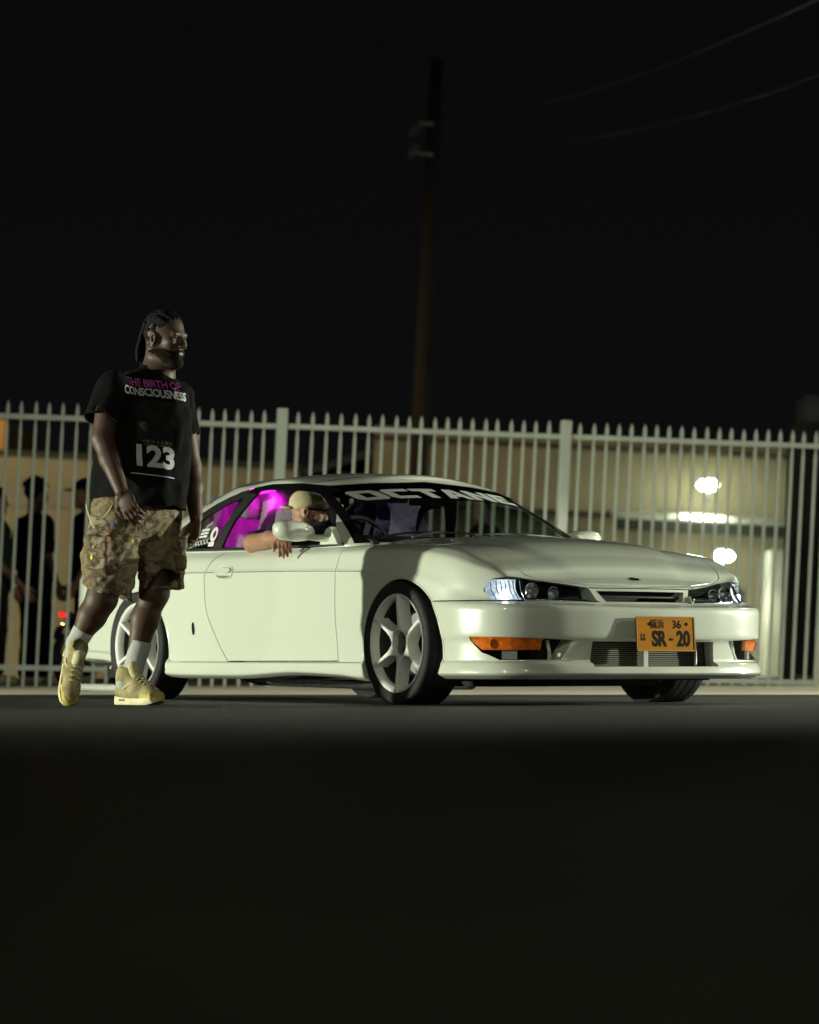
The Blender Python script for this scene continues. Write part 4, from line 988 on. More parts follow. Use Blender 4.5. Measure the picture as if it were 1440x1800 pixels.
def foldwave(amp, fr, seed=0, zf=1.0):
    r = np.random.default_rng(seed); W_ = [(r.normal(size=3), r.uniform(0, 6.3)) for _ in range(5)]
    def fn(x, y, z):
        o = 0
        for i, (d, ph) in enumerate(W_):
            s = fr * (.6 + .35 * i); o = o + np.sin(s * (d[0] * x + d[1] * y + d[2] * zf * z) + ph + 1.3 * np.sin(s * .6 * (d[1] * x - d[0] * z + d[2] * y))) / (1 + .5 * i)
        return amp * o * .5
    return fn
M_skin = mat('brown_skin', (0.062, 0.029, 0.016), 0.55, var=0.18, vscale=30, bump=0.12, bscale=150, spec=0.5)
M_skin2 = mat('tan_skin', (0.36, 0.19, 0.12), 0.5, var=0.1, vscale=30, bump=0.06, bscale=150)
M_hair = mat('black_hair', (0.004, 0.0035, 0.0035), 0.75, bump=0.5, bscale=220, spec=0.2)
M_tee = mat('black_cotton', (0.0045, 0.0045, 0.005), 0.9, var=0.2, vscale=40, bump=0.25, bscale=260, spec=0.12)
M_sock = mat('ribbed_white_sock', (0.42, 0.43, 0.42), 0.9, var=0.06, vscale=30, bump=0.4, bscale=90, stretch=(6, 6, 0.3))
M_shoe = mat('cream_suede', (0.34, 0.28, 0.135), 0.85, var=0.35, vscale=18, bump=0.4, bscale=120)
M_shoe2 = mat('yellowed_toe', (0.47, 0.36, 0.075), 0.65, var=0.2, vscale=20)
M_sole = mat('cream_midsole', (0.62, 0.56, 0.34), 0.55, var=0.12, vscale=14)
M_lace = mat('cream_lace', (0.55, 0.50, 0.30), 0.85)
M_white = mat('print_white', (0.40, 0.42, 0.42), 0.5, var=0.12, vscale=60); M_pinkp = mat('print_pink', (0.38, 0.06, 0.27), 0.6, var=0.2, vscale=60)
M_eye = mat('eye_white', (0.22, 0.20, 0.18), 0.15); M_iris = mat('iris_dark', (0.01, 0.006, 0.004), 0.06)
def camo():
    m = mat('camouflage_cotton', (0.2, 0.15, 0.08), 0.9, bump=0.5, bscale=70); nt = m.node_tree; b = nt.nodes['Principled BSDF']
    tc = _n(nt, 'ShaderNodeTexCoord'); mp = _n(nt, 'ShaderNodeMapping'); mp.inputs['Scale'].default_value = (1, 1, 1.7); nt.links.new(tc.outputs['Object'], mp.inputs[0])
    no = _n(nt, 'ShaderNodeTexNoise'); no.inputs['Scale'].default_value = 8; no.inputs['Detail'].default_value = 3; no.inputs['Distortion'].default_value = .5; nt.links.new(mp.outputs[0], no.inputs['Vector'])
    rp = _n(nt, 'ShaderNodeValToRGB'); rp.color_ramp.interpolation = 'EASE'; e = rp.color_ramp.elements
    e[0].position = 0; e[0].color = (.055, .030, .016, 1); e[1].position = .40; e[1].color = (.20, .145, .068, 1)
    for p, c in ((.46, (.27, .212, .125, 1)), (.57, (.115, .078, .045, 1)), (.63, (.32, .265, .17, 1))):
        q = e.new(p); q.color = c
    nt.links.new(no.outputs['Fac'], rp.inputs[0])
    mx = _n(nt, 'ShaderNodeMixRGB', blend_type='MULTIPLY'); mx.inputs[0].default_value = .5; n2 = _n(nt, 'ShaderNodeTexNoise'); n2.inputs['Scale'].default_value = 45
    nt.links.new(tc.outputs['Object'], n2.inputs['Vector']); nt.links.new(rp.outputs[0], mx.inputs[1]); nt.links.new(n2.outputs['Fac'], mx.inputs[2]); nt.links.new(mx.outputs[0], b.inputs['Base Color'])
    return m
M_camo = camo()

def shoe(parent, heel, B, L=.30, sc=1.0):
    # heel: point under the heel; B columns: toe, left, up
    heel = np.array(heel, float); P = lambda x, y, z: heel + B @ np.array([x, y, z]); lo, hi = heel - .42, heel + .42
    def outline(x):                                      # half width of the sole along its length
        return np.interp(x, [0, .03, .10, .17, .23, .28, L], [.028, .038, .038, .046, .050, .040, .012])
    pts = []
    xs = np.linspace(0.002, L, 26); top = lambda x: .030 + .010 * (x < .09) * (1 - x / .09) + .006 * np.interp(x, [.2, .3], [0, 1]); bot = lambda x: .022 * np.clip((x - .22) / .08, 0, 1) ** 2
    v, f = [], []
    for x in xs:
        w = float(outline(x)); prof = [(-w * .9, bot(x)), (-w, bot(x) + .008), (-w * .97, top(x)), (w * .97, top(x)), (w, bot(x) + .008), (w * .9, bot(x))]
        for y, z in prof: v.append(tuple(P(x, y, z)))
    n = 6
    for i in range(len(xs) - 1):
        for k in range(n): f.append((i * n + k, i * n + (k + 1) % n, (i + 1) * n + (k + 1) % n, (i + 1) * n + k))
    f += [tuple(range(n))[::-1], tuple(range(len(v) - n, len(v)))]
    so = ob('shoe', mk(v, f), M_sole, parent, 40)
    F = Field(lo, hi, .0055)
    C_ = lambda a, b, ra, rb, k=.02: F.cone(P(*a), P(*b), ra, rb, k)
    C_((.045, 0, .055), (.13, 0, .060), .040, .042); C_((.13, 0, .058), (.22, .002, .050), .044, .040); C_((.22, .002, .048), (.265, .002, .042), .040, .030)
    C_((.035, 0, .06), (.045, 0, .130), .036, .040); C_((.045, 0, .125), (.052, 0, .155), .040, .043, .02); C_((.14, 0, .085), (.085, 0, .125), .034, .036, .03)
    F.cone(P(.052, 0, .155), P(.056, 0, .20), .031, .034, .004, 's')
    F.half(P(0, 0, .022), -B[:, 2])
    ob('upper', F.mesh(), M_shoe, so, 0)
    F = Field(lo, hi, .0055); F.cone(P(.20, .002, .036), P(.262, .002, .034), .049, .040, .01); F.half(P(0, 0, .018), -B[:, 2]); F.half(P(.185, 0, 0), -B[:, 0] + B[:, 2] * .25); F.half(P(.2, 0, .060), B[:, 2])
    ob('toe_cap', F.mesh(), M_shoe2, so, 0)
    F = Field(lo, hi, .005); F.cone(P(.125, 0, .110), P(.098, 0, .175), .024, .030, .01); F.half(P(.104, 0, .15), -(B[:, 0] * .92 + B[:, 2] * .38)); 
    ob('tongue', F.mesh(), M_lace, so, 0)
    for i in range(5):
        x = .195 - i * .020; z = .090 + i * .013; w = .024
        ob('lace', tube([tuple(P(x + .012 * q, (q * 2 - 1) * w, z - .012 * abs(q * 2 - 1) ** 2 + .016)) for q in np.linspace(0, 1, 7)], .0042, 6), M_lace, so, 60)
    for s in (-1, 1):
        ob('side_wing', mk(*tube([tuple(P(.075, s * .040, .075)), tuple(P(.115, s * .040, .095)), tuple(P(.145, s * .030, .102))], [.004, .010, .004], 8)), M_lace, so, 60)
    ob('midsole_mark', mk([tuple(P(x, -outline(x) * 1.012 - .001, z)) for x, z in ((.045, .018), (.085, .017), (.085, .026), (.045, .027))], [(0, 1, 2, 3)]), M_black, so, 0)
    return so

# ------------------------------------------------------------------ the walking man
MS = 373.0; MAN_Y = 13.42
man_o = at(245, 1168, MAN_Y); man_o = Vector((man_o.x, MAN_Y, 0.0))
def J(px, py, y=0.0): return np.array([(px - 245) / MS, y, (1238 - py) / MS])
Fm = Field((-.40, -.42, -.02), (.36, .42, 1.93), .0045)
HC = J(289, 593, -.01); HB = basis((math.sin(R(56)), -math.cos(R(56)), -.06), (.03, 0, 1))
HP = head(Fm, HC, HB, 1.05)
hd_only = Fm.a.copy()
Fm.cone(HP(-.035, 0, -.055), J(272, 668, .02), .062, .075, .03); Fm.cone(J(276, 655, .01), J(262, 690, .02), .075, .11, .04)
# torso and hips under the clothes
Fm.cone(J(256, 705, .02), J(240, 880, .02), .145, .150, .05); Fm.cone(J(215, 692, -.09), J(294, 694, .12), .068, .060, .04)
# arms
RA = [J(198, 690, -.12), J(186, 775, -.17), J(222, 868, -.27)]; LA = [J(310, 694, .14), J(330, 815, .17), J(342, 908, .06)]
Fm.chain([RA[0], RA[1]], [.062, .054], .03); Fm.chain([RA[1], RA[1] * .6 + RA[2] * .4, RA[2]], [.053, .050, .032], .02)
Fm.chain([LA[0], LA[1]], [.058, .048], .03); Fm.chain([LA[1], LA[1] * .6 + LA[2] * .4, LA[2]], [.047, .046, .031], .02)
hand(Fm, RA[2], basis(J(252, 925, -.30) - RA[2], (-.55, -.75, .35)), 1.06, .34, -1)
hand(Fm, LA[2], basis(J(340, 975, .02) - LA[2], (.75, .5, .1)), 1.04, .40, 1)
# legs
RL = [J(208, 900, -.07), J(184, 1052, -.13), J(138, 1131, -.10)]; LL = [J(270, 900, .10), J(268, 1040, .09), J(231, 1176, .10)]
Fm.chain([RL[0], RL[1]], [.105, .072], .03); Fm.chain([RL[1], RL[1] * .62 + RL[2] * .38, RL[2]], [.066, .064, .040], .03)
Fm.chain([LL[0], LL[1]], [.105, .070], .03); Fm.chain([LL[1], LL[1] * .66 + LL[2] * .34 + np.array([-.012, .01, 0]), LL[2]], [.064, .064, .040], .03)
RFB = basis((.0, -.42, -.90), (.38, -.82, .42)); LFB = basis((.74, -.67, 0), (0, 0, 1))
RH = J(126, 1146, -.06) - RFB[:, 0] * .01; LH = J(204, 1238, .12); LH[2] = .0
Fm.chain([RL[2], RH + RFB @ np.array([.06, 0, .06])], [.040, .040], .02); Fm.chain([LL[2], LH + LFB @ np.array([.05, 0, .07])], [.040, .040], .02)
man = ob('person', Fm.mesh('person'), M_skin, None, 0, loc=man_o, category='person',
         label='man in black printed T-shirt and camouflage shorts walking past the coupe')
# eyes
for s in (-1, 1):
    eo = ob('eye', xf(lathe([(.0005, .0125), (.006, .0112), (.0105, .0068), (.0125, 0), (.0105, -.0068), (.0005, -.0125)], 'z', 18), Matrix.Translation(HP(.0745, s * .033, .0015))), M_eye, man, 60)
    d = Vector(HB @ np.array([.96, -.2, 0])); c = Vector(HP(.0745, s * .033, .0015)) + d * .0098
    ob('iris', xf(lathe([(.0005, .0032), (.004, .0026), (.0062, .0008)], 'z', 14), Matrix.Translation(c) @ d.to_track_quat('Z', 'Y').to_matrix().to_4x4()), M_iris, eo, 60)
# hair cap with dreadlocks gathered behind, and beard
Fh = Fm.like(); Fh.ell(HP(-.018, 0, .040), np.array([.103, .081, .093]) * 1.05, HB, 0); 
Fh.half(HP(.052, 0, .075), HB @ np.array([.80, 0, -.60])); Fh.half(HP(.0, 0, -.02), HB @ np.array([.25, 0, -1.0]))
Fh.warp(lambda x, y, z: .0035 * np.sin(2 * math.pi / .021 * ((x - HC[0]) * HB[0][1] + (y - HC[1]) * HB[1][1]))); Fh.warp(foldwave(.003, 110, 3)); hair = ob('hair', Fh.mesh(), M_hair, man, 0)
rd = np.random.default_rng(11)
for i in range(16):
    a = R(-75 + 150 * i / 15); r0 = HP(-.085 + .02 * abs(math.sin(a)), .07 * math.sin(a), .06 + .03 * math.cos(a)); r1 = HP(-.118 + .02 * abs(math.sin(a)), .062 * math.sin(a), -.01); r2 = HP(-.112, .050 * math.sin(a) + rd.uniform(-.01, .01), -.065 - rd.uniform(0, .035)); r3 = HP(-.10 + rd.uniform(-.012, .012), .045 * math.sin(a), -.105 - rd.uniform(0, .03))
    ob('dreadlock', tube(spline([tuple(r0), tuple(r1), tuple(r2), tuple(r3)], 4), [.011] * 9 + [.010, .008, .006, .004], 7), M_hair, hair, 60)
Fb = Fm.like(); Fb.a = hd_only - .0024
Fb.warp(foldwave(.0022, 150, 31)); Fb.half(HP(.0, 0, -.052), HB @ np.array([-.16, 0, 1.0])); Fb.half(HP(-.028, 0, -.03), HB @ np.array([-1, 0, .10]))
Fb.ell(HP(.112, 0, -.067), np.array([.022, .018, .006]) * 1.05, HB, .006, 's'); Fb.cone(HP(.10, -.02, -.036), HP(.10, .02, -.036), .016, .016, .004, 's')
for s in (-1, 1): Fb.ell(HP(.068, s * .040, -.030), np.array([.034, .030, .026]) * 1.09, HB, .01, 's')
ob('beard', Fb.mesh(), mat('dark_beard', (0.010, 0.0065, 0.005), 0.85, var=0.4, vscale=120, bump=0.6, bscale=260, spec=0.15), man, 0)
for s in (-1, 1):
    ob('eyebrow', tube([tuple(HP(.0905, s * .016, .0235)), tuple(HP(.0885, s * .034, .0275)), tuple(HP(.074, s * .052, .020))], [.0035, .0045, .002], 6), M_hair, man, 60)
# T-shirt
TB = rotz(R(-42)); 
Ft = Field((-.42, -.42, .82), (.36, .42, 1.64), .006)
def torso(x, y, z):
    cx = np.interp(z, [.9, 1.5], [(239 - 245) / MS, (256 - 245) / MS]); u = x - cx; v = y - .02; c, s = math.cos(R(-42)), math.sin(R(-42))
    a, b = u * c + v * s, -u * s + v * c                   # a across the shoulders, b front to back
    ra = np.interp(z, [.9, 1.1, 1.35, 1.48, 1.56], [.258, .255, .250, .225, .12]); rb = np.interp(z, [.9, 1.1, 1.3, 1.45, 1.56], [.200, .212, .192, .150, .10])
    k0 = np.sqrt((a / ra) ** 2 + (b / rb) ** 2); d = (k0 - 1) * np.minimum(ra, rb); return np.maximum(d, z - 1.575)
Ft.add(torso, (-.42, -.42, .82), (.36, .42, 1.60), 0)
Ft.cone(J(204, 690, -.11), J(306, 692, .14), .082, .078, .05); Ft.cone(J(262, 668, .02), J(268, 655, .02), .105, .085, .04)
def sleeve(a, b, ra, rb, cut):
    Q = Ft.like(); Q.cone(a, b, ra, rb, 0); Q.half(cut, np.array(b) - np.array(a)); t = np.clip(.5 + .5 * (Ft.a - Q.a) / .03, 0, 1); Ft.a = Ft.a * (1 - t) + Q.a * t - .03 * t * (1 - t)
sleeve(J(200, 688, -.12), J(184, 752, -.16), .085, .100, J(184, 742, -.155)); sleeve(J(309, 694, .14), J(320, 768, .16), .072, .078, J(319, 760, .16))
Ft.cone(J(184, 735, -.155), J(178, 790, -.18), .078, .085, .004, 's'); Ft.cone(J(319, 754, .16), J(326, 800, .165), .060, .064, .004, 's')
Ft.half(J(240, 889, 0), (-.07, 0, -1)); Ft.warp(foldwave(.010, 17, 5, .5)); Ft.warp(foldwave(.004, 45, 6, .6))
Ft.cone(HP(-.03, 0, -.075), J(280, 664, .0), .066, .074, .006, 's')
Ft.add(lambda x, y, z: torso(x, y, z) + .018 + 0 * z, (-.4, -.4, .80), (.36, .42, .985), 0, 's') if False else None
tee = ob('t_shirt', relax(Ft.mesh(), 1), M_tee, man, 0); tee_t = bvh(tee.data)
ob('neck_band', tube([tuple(np.array(J(279, 664, .0)) + HB @ np.array([.082 * math.cos(t), .075 * math.sin(t), -.012 - .016 * math.cos(t)])) for t in np.linspace(0, 2 * math.pi, 30)], .008, 8), M_tee, tee, 60)
fw = Vector((math.sin(R(20)), -math.cos(R(20)), 0)); rt = Vector((math.cos(R(20)), math.sin(R(20)), 0))
def shirt_print(me, cx, cz, m, name, scale=1.0, tilt=-.12, maxlen=.02, sx=1.0, fit=None):
    if fit:
        xs = [v.co.x for v in me.vertices]; zs = [v.co.y for v in me.vertices]
        for v in me.vertices: v.co.x = (v.co.x - (max(xs) + min(xs)) / 2) * fit[0] / (max(xs) - min(xs)); v.co.y *= fit[1] / (max(zs) - min(zs))
    subdiv_tris(me, maxlen); o = Vector(tuple(J(cx, cz, 0)))
    # the print is drawn on the chest and follows the cloth
    base = o - rt * 0
    bm = bmesh.new(); bm.from_mesh(me); dead = []
    for v in bm.verts:
        a = v.co.x * scale * sx; b = v.co.y * scale + a * tilt; q = base + rt * a + Vector((0, 0, b)); 
        h = tee_t.ray_cast(q + fw * .8, -fw)
        if h[0] is None: dead.append(v); continue
        v.co = h[0] + h[1] * .0025
    bmesh.ops.delete(bm, geom=dead, context='VERTS'); bm.to_mesh(me); bm.free()
    for p in me.polygons: p.use_smooth = True
    return ob(name, me, m, tee, 0)
shirt_print(text_mesh('THE BIRTH OF', .06, .95, 0, .0014), 254, 678, M_pinkp, 'pink_print', fit=(.245, .040))
shirt_print(text_mesh('CONSCIOUSNESS', .06, .95, 0, .0018), 254, 695, M_white, 'white_print', fit=(.29, .041))
shirt_print(text_mesh('123', .15, .98, 0, .006), 253, 809, M_white, 'number_print', fit=(.175, .105))
M_dimp = mat('faded_print', (0.006, 0.006, 0.006), 0.85, col2=(0.018, 0.017, 0.016), vscale=22, spec=.15); M_goldp = mat('gold_print', (0.10, 0.062, 0.012), 0.7, var=0.4, vscale=50)
def grid_quad(w, h, n=10): 
    v = [((i / n - .5) * w, (j / n - .5) * h, 0) for j in range(n + 1) for i in range(n + 1)]
    return mk(v, [(j * (n + 1) + i, j * (n + 1) + i + 1, (j + 1) * (n + 1) + i + 1, (j + 1) * (n + 1) + i) for j in range(n) for i in range(n)])
shirt_print(grid_quad(.17, .20), 253, 745, M_dimp, 'faded_print', maxlen=.02)
shirt_print(grid_quad(.14, .012, 8), 256, 781, M_goldp, 'gold_print'); shirt_print(grid_quad(.12, .006, 8), 256, 787, M_goldp, 'gold_print')
shirt_print(text_mesh('/////////////////', .030, .8, 0, 0), 248, 829, M_dimp, 'small_print'); shirt_print(grid_quad(.20, .0045, 8), 248, 839, M_white, 'print_rule')
# cargo shorts
Fs = Field((-.40, -.36, .46), (.36, .36, 1.06), .006)
def leg_col(P, r):
    P = [np.array(p) for p in P]; return P, r
Fs.cone(J(225, 900, -.02), J(258, 900, .07), .165, .155, .05)
Fs.chain([J(212, 905, -.06), J(195, 985, -.085), J(192, 1050, -.085)], [.134, .122, .126], .04); Fs.chain([J(262, 905, .09), J(276, 985, .07), J(284, 1042, .055)], [.126, .100, .104], .04)
nR = J(192, 1050, -.085) - J(197, 985, -.09) + np.array([-.05, 0, 0]); Fs.half(J(192, 1042, -.085), nR, J(90, 1120, -.36), J(243, 1000, .30))
Fs.half(J(286, 1034, .055), (.05, 0, -1), J(243, 1120, -.36), J(385, 990, .36))
Fs.cone(J(192, 1030, -.085), J(190, 1075, -.09), .110, .118, .004, 's'); Fs.cone(J(286, 1022, .055), J(287, 1065, .055), .090, .098, .004, 's')
Fs.cone(J(243, 1010, -.25), J(243, 1060, -.25), .012, .022, .01, 's'); Fs.cone(J(243, 1008, .10), J(243, 1060, .10), .020, .03, .02, 's')
Fs.bx(J(312, 972, .02), (.028, .070, .080), rotz(R(20)), .02, .02); Fs.bx(J(180, 975, -.19), (.066, .030, .080), rotz(R(-30)), .02, .02)
Fs.warp(foldwave(.009, 22, 21, 1.2)); Fs.warp(foldwave(.0028, 60, 22, 1.4)); Fs.half(J(240, 876, 0), (0, 0, 1))
sh = ob('cargo_shorts', Fs.mesh(), M_camo, man, 0); sh_t = bvh(sh.data)
rd = np.random.default_rng(5)
splats = [(203, 925, .016, (0.06, 0.14, 0.42)), (199, 949, .013, (0.35, 0.07, 0.03)), (171, 963, .010, (0.55, 0.50, 0.03)), (168, 981, .016, (0.60, 0.55, 0.03)), (194, 982, .014, (0.35, 0.03, 0.03)), (196, 1008, .012, (0.30, 0.04, 0.03)), (238, 952, .011, (0.50, 0.45, 0.03)), (246, 966, .009, (0.55, 0.5, 0.03)), (232, 940, .008, (0.4, 0.1, 0.04)), (210, 1000, .008, (.5, .45, .3))]
for px, py, r, c in splats:
    o = Vector(tuple(J(px, py, 0))); v = []
    for t in np.linspace(0, 2 * math.pi, 14, endpoint=False):
        rr_ = r * rd.uniform(.3, 1.0) * .85; v.append((rr_ * math.cos(t) * .8, rr_ * math.sin(t) * 1.25))
    vs_ = []
    for a, b in [(0, 0)] + v:
        h = sh_t.ray_cast(o + Vector((a, -1, b)), Vector((0, 1, 0))); vs_.append(tuple((h[0] + Vector((0, -.004, 0))) if h[0] else o + Vector((a, -.2, b))))
    ob('paint_splatter', mk(vs_, [(0, i, i % 14 + 1) for i in range(1, 15)]), mat('splatter_paint', c, .7), sh, 60)
for hem in ((J(192, 1042, -.085), .128, .128, -.20), (J(286, 1034, .055), .108, .110, .05)):
    c, rx, ry, tl = hem
    pts = [(c[0] + rx * math.cos(t) * 1.02, c[1] + ry * math.sin(t) * 1.02, c[2] + .006 + tl * rx * math.cos(t) * .6 + .004 * math.sin(9 * t)) for t in np.linspace(0, 2 * math.pi, 40)]
for a, b in (((160, 890), (175, 930)), ((205, 892), (178, 915))):
    pts = [tuple(J(a[0] + (b[0] - a[0]) * t, a[1] + (b[1] - a[1]) * t + 8 * math.sin(3 * t), -.24 - .01 * t)) for t in np.linspace(0, 1, 8)]
    ob('drawstring', tube(pts, .004, 6), M_lace, sh, 60)
# socks and shoes
for pts, rad in (([RL[1] * .30 + RL[2] * .70, RL[2], RH + RFB @ np.array([.055, 0, .09])], [.052, .047, .046]), ([LL[1] * .36 + LL[2] * .64, LL[2], LH + LFB @ np.array([.05, 0, .10])], [.053, .047, .046])):
    lo = np.min(pts, 0) - .08; hi = np.max(pts, 0) + .08; Fk = Field(lo, hi, .006); Fk.chain(pts, rad, .01); d = np.array(pts[0]) - np.array(pts[1]); Fk.half(np.array(pts[0]) + d / np.linalg.norm(d) * .004, d)
    ob('sock', Fk.mesh(), M_sock, man, 0)
shoe(man, RH, RFB); shoe(man, LH, LFB)
# ------------------------------------------------------------------ the driver
drv = Field((-1.95, -1.02, .30), (-.55, -.05, 1.20), .0055)
DB = basis((.66, .75, -.10), (0, 0, 1)); DC = np.array([-1.43, -.43, .990])
DP = head(drv, DC, DB, .88)
drv.cone(DP(-.03, 0, -.06), (-1.45, -.42, .86), .055, .062, .03); drv.cone((-1.47, -.40, .82), (-1.52, -.38, .48), .13, .14, .05)
drv.cone((-1.48, -.60, .83), (-1.48, -.22, .83), .07, .07, .05)
drv.chain([(-1.48, -.60, .83), (-1.42, -.78, .815)], [.062, .052], .03); drv.chain([(-1.40, -.785, .815), (-1.20, -.815, .828), (-1.02, -.840, .832)], [.046, .043, .030], .02)
hand(drv, (-1.01, -.845, .830), basis((.35, -.32, -.88), (.25, .93, -.2)) if False else basis((.72, -.50, -.42), (.30, -.35, .85)), .92, .50, -1)
drv.chain([(-1.45, -.22, .82), (-1.30, -.20, .66), (-1.06, -.27, .78)], [.055, .045, .032], .03)
for y in (-.50, -.28): drv.chain([(-1.50, y, .46), (-1.05, y, .50), (-.80, y, .36)], [.085, .065, .05], .03)
driver = ob('person', drv.mesh('person'), M_skin2, None, 0, loc=CAR_O, rot=(0, 0, CAR_A), category='person', label='driver in a pale cap resting a forearm on the coupe door')
Fj = drv.like(); Fj.cone((-1.47, -.40, .84), (-1.52, -.38, .46), .15, .16, .05); Fj.cone((-1.48, -.60, .83), (-1.48, -.20, .83), .085, .085, .05)
Fj.cone((-1.48, -.60, .83), (-1.445, -.735, .818), .078, .068, .03); Fj.cone((-1.45, -.22, .82), (-1.34, -.20, .70), .075, .07, .03); Fj.warp(foldwave(.006, 35, 8))
Fj.cone(DP(-.03, 0, -.09), (-1.45, -.42, .92), .05, .06, .004, 's'); ob('t_shirt', Fj.mesh(), mat('plum_cotton', (0.02, 0.014, 0.026), .85), driver, 0)
Fc = drv.like(); Fc.ell(DP(-.018, 0, .045), np.array([.108, .086, .092]) * .88, DB, 0); Fc.half(DP(.03, 0, .035), DB @ np.array([.30, 0, -1.0]))
M_cap_ = mat('cream_cap', (0.50, 0.44, 0.27), .85, var=.08, vscale=40, bump=.2, bscale=150)
cp = ob('cap', Fc.mesh(), M_cap_, driver, 0)
Fp = drv.like(); Fp.ell(DP(-.118, 0, .012), np.array([.055, .062, .012]), DB, 0); ob('cap_peak', Fp.mesh(), M_cap_, cp, 0)
Fg = drv.like(); Fg.a = drv.a * 0 + 1; Fg.ell(DP(.012, 0, .016), np.array([.094, .080, .017]) * .88, DB, 0); ob('sunglasses', Fg.mesh(), M_gloss, driver, 0)

# ------------------------------------------------------------------ people standing behind the fence
def stander(px, Y, yaw, hgt, shirt, label, skin=M_skin, legs=M_tee, hair='short', arm=(0.10, 0.16), rx=0.0, long_sleeve=False):
    base = at(px, 1168, Y); base = Vector((base.x, Y, 0.006)); k = hgt / 1.80
    F = Field((-.45, -.35, -.01), (.45, .35, 1.95), .011); q = lambda *p: np.array(p) * k
    HBs = basis((1, 0, -.05), (0, 0, 1)); Ph = head(F, q(.02, 0, 1.675), HBs, 1.0 * k)
    F.cone(Ph(-.03, 0, -.06), q(-.01, 0, 1.48), .055, .065, .03); F.cone(q(0, 0, 1.38), q(0, 0, 1.0), .13, .12, .05); F.cone(q(-.01, -.17, 1.43), q(-.01, .17, 1.43), .06, .06, .05)
    hands = []
    for s in (-1, 1):
        sh_, el_, wr = q(-.01, s * .20, 1.41), q(-.04 + rx * .2, s * (.25 + arm[0] * .2), 1.12), q(.06 + arm[1], s * .24, .88)
        F.chain([sh_, el_], [.052, .042], .03); F.chain([el_, wr], [.041, .028], .02); hand(F, wr, basis(wr - el_ + np.array([0, 0, -.1]), (0, -s, .2)), k, .3, s)
        F.chain([q(0, s * .09, .92), q(.02, s * .10, .50), q(-.01, s * .11, .09)], [.085, .058, .038], .03); F.cone(q(-.03, s * .11, .06), q(.15, s * .13, .03), .038, .03, .02)
    F.add(lambda x, y, z: -z, F.lo, (.5, .4, .05), 0, 'i')
    p = ob('person', F.mesh('person'), skin, None, 0, loc=base, rot=(0, 0, yaw), category='person', label=label)
    T_ = F.like(); T_.cone(q(0, 0, 1.38), q(0, 0, .93), .15, .165, .05); T_.cone(q(-.01, -.18, 1.43), q(-.01, .18, 1.43), .072, .072, .05)
    for s in (-1, 1):
        sh_, el_, wr = q(-.01, s * .20, 1.41), q(-.04 + rx * .2, s * (.25 + arm[0] * .2), 1.12), q(.06 + arm[1], s * .24, .88); T_.cone(sh_, sh_ * .3 + el_ * .7, .070, .075, .03)
        if long_sleeve: T_.cone(sh_ * .3 + el_ * .7, wr, .06, .04, .03)
    T_.half(q(0, 0, .86), (0, 0, -1)); T_.warp(foldwave(.007, 25, int(px) % 50)); ob('t_shirt', T_.mesh(), shirt, p, 0)
    T_ = F.like(); T_.cone(q(0, -.06, .92), q(0, .06, .92), .125, .125, .04)
    for s in (-1, 1): T_.chain([q(0, s * .09, .90), q(.02, s * .10, .50), q(-.01, s * .11, .10)], [.115, .088, .075], .02)
    T_.half(q(0, 0, .98), (0, 0, 1)); T_.half(q(0, 0, .07), (0, 0, -1)); T_.warp(foldwave(.008, 30, int(px) % 40 + 3)); ob('trousers', T_.mesh(), legs, p, 0)
    for s in (-1, 1):
        T_ = F.like(); T_.cone(q(-.03, s * .11, .05), q(.16, s * .13, .035), .052, .045, .02); T_.half((0, 0, .004), (0, 0, -1)); ob('shoe', T_.mesh(), M_sole if s > 0 else M_sole, p, 0)
    T_ = F.like(); T_.ell(Ph(-.02, 0, .042), np.array([.108, .086, .096]) * k, HBs, 0); T_.half(Ph(.045, 0, .06), HBs @ np.array([.75, 0, -.65])); T_.half(Ph(0, 0, -.03), HBs @ np.array([.2, 0, -1]))
    T_.warp(foldwave(.006, 60, 9)); hr = ob('hair', T_.mesh(), M_hair, p, 0)
    if hair == 'locs':
        r_ = np.random.default_rng(4)
        for i in range(22):
            a, b = r_.uniform(0, 6.3), r_.uniform(.15, 1.2); d = np.array([math.cos(a) * math.sin(b), math.sin(a) * math.sin(b), math.cos(b)]); c = Ph(-.02, 0, .04); p0 = c + d * .09; p1 = c + d * .13 + np.array([0, 0, .01]); p2 = c + d * .145 + np.array([0, 0, -.03])
            ob('dreadlock', tube([tuple(p0), tuple(p1), tuple(p2)], [.014, .012, .007], 6), M_hair, hr, 60)
    if hair == 'cap':
        T_ = F.like(); T_.ell(Ph(-.015, 0, .05), np.array([.112, .090, .088]) * k, HBs, 0); T_.half(Ph(0, 0, .028), HBs @ np.array([.05, 0, -1])); T_.ell(Ph(.125, 0, .034), np.array([.065, .065, .010]) * k, HBs, .01); ob('cap', T_.mesh(), M_tee, p, 0)
    return p
M_green = mat('green_cotton', (0.012, 0.05, 0.022), .85); M_jean = mat('dark_denim', (0.012, 0.014, 0.022), .85, var=.2, vscale=30)
stander(60, 26.0, R(40), 1.86, M_tee, 'man with short locs in black standing behind the fence at far left', hair='locs', arm=(.1, .02))
stander(152, 26.6, R(190), 1.92, M_tee, 'man in a black cap and black T-shirt behind the fence', M_skin2, M_jean, 'cap', (.5, .05))
stander(-12, 25.6, R(20), 1.78, M_green, 'person in green cut off by the left edge behind the fence', M_skin2, M_jean)
stander(850, 26.4, R(205), 1.76, M_tee, 'dark haired person behind the fence seen through the coupe windscreen', M_skin2, M_tee)

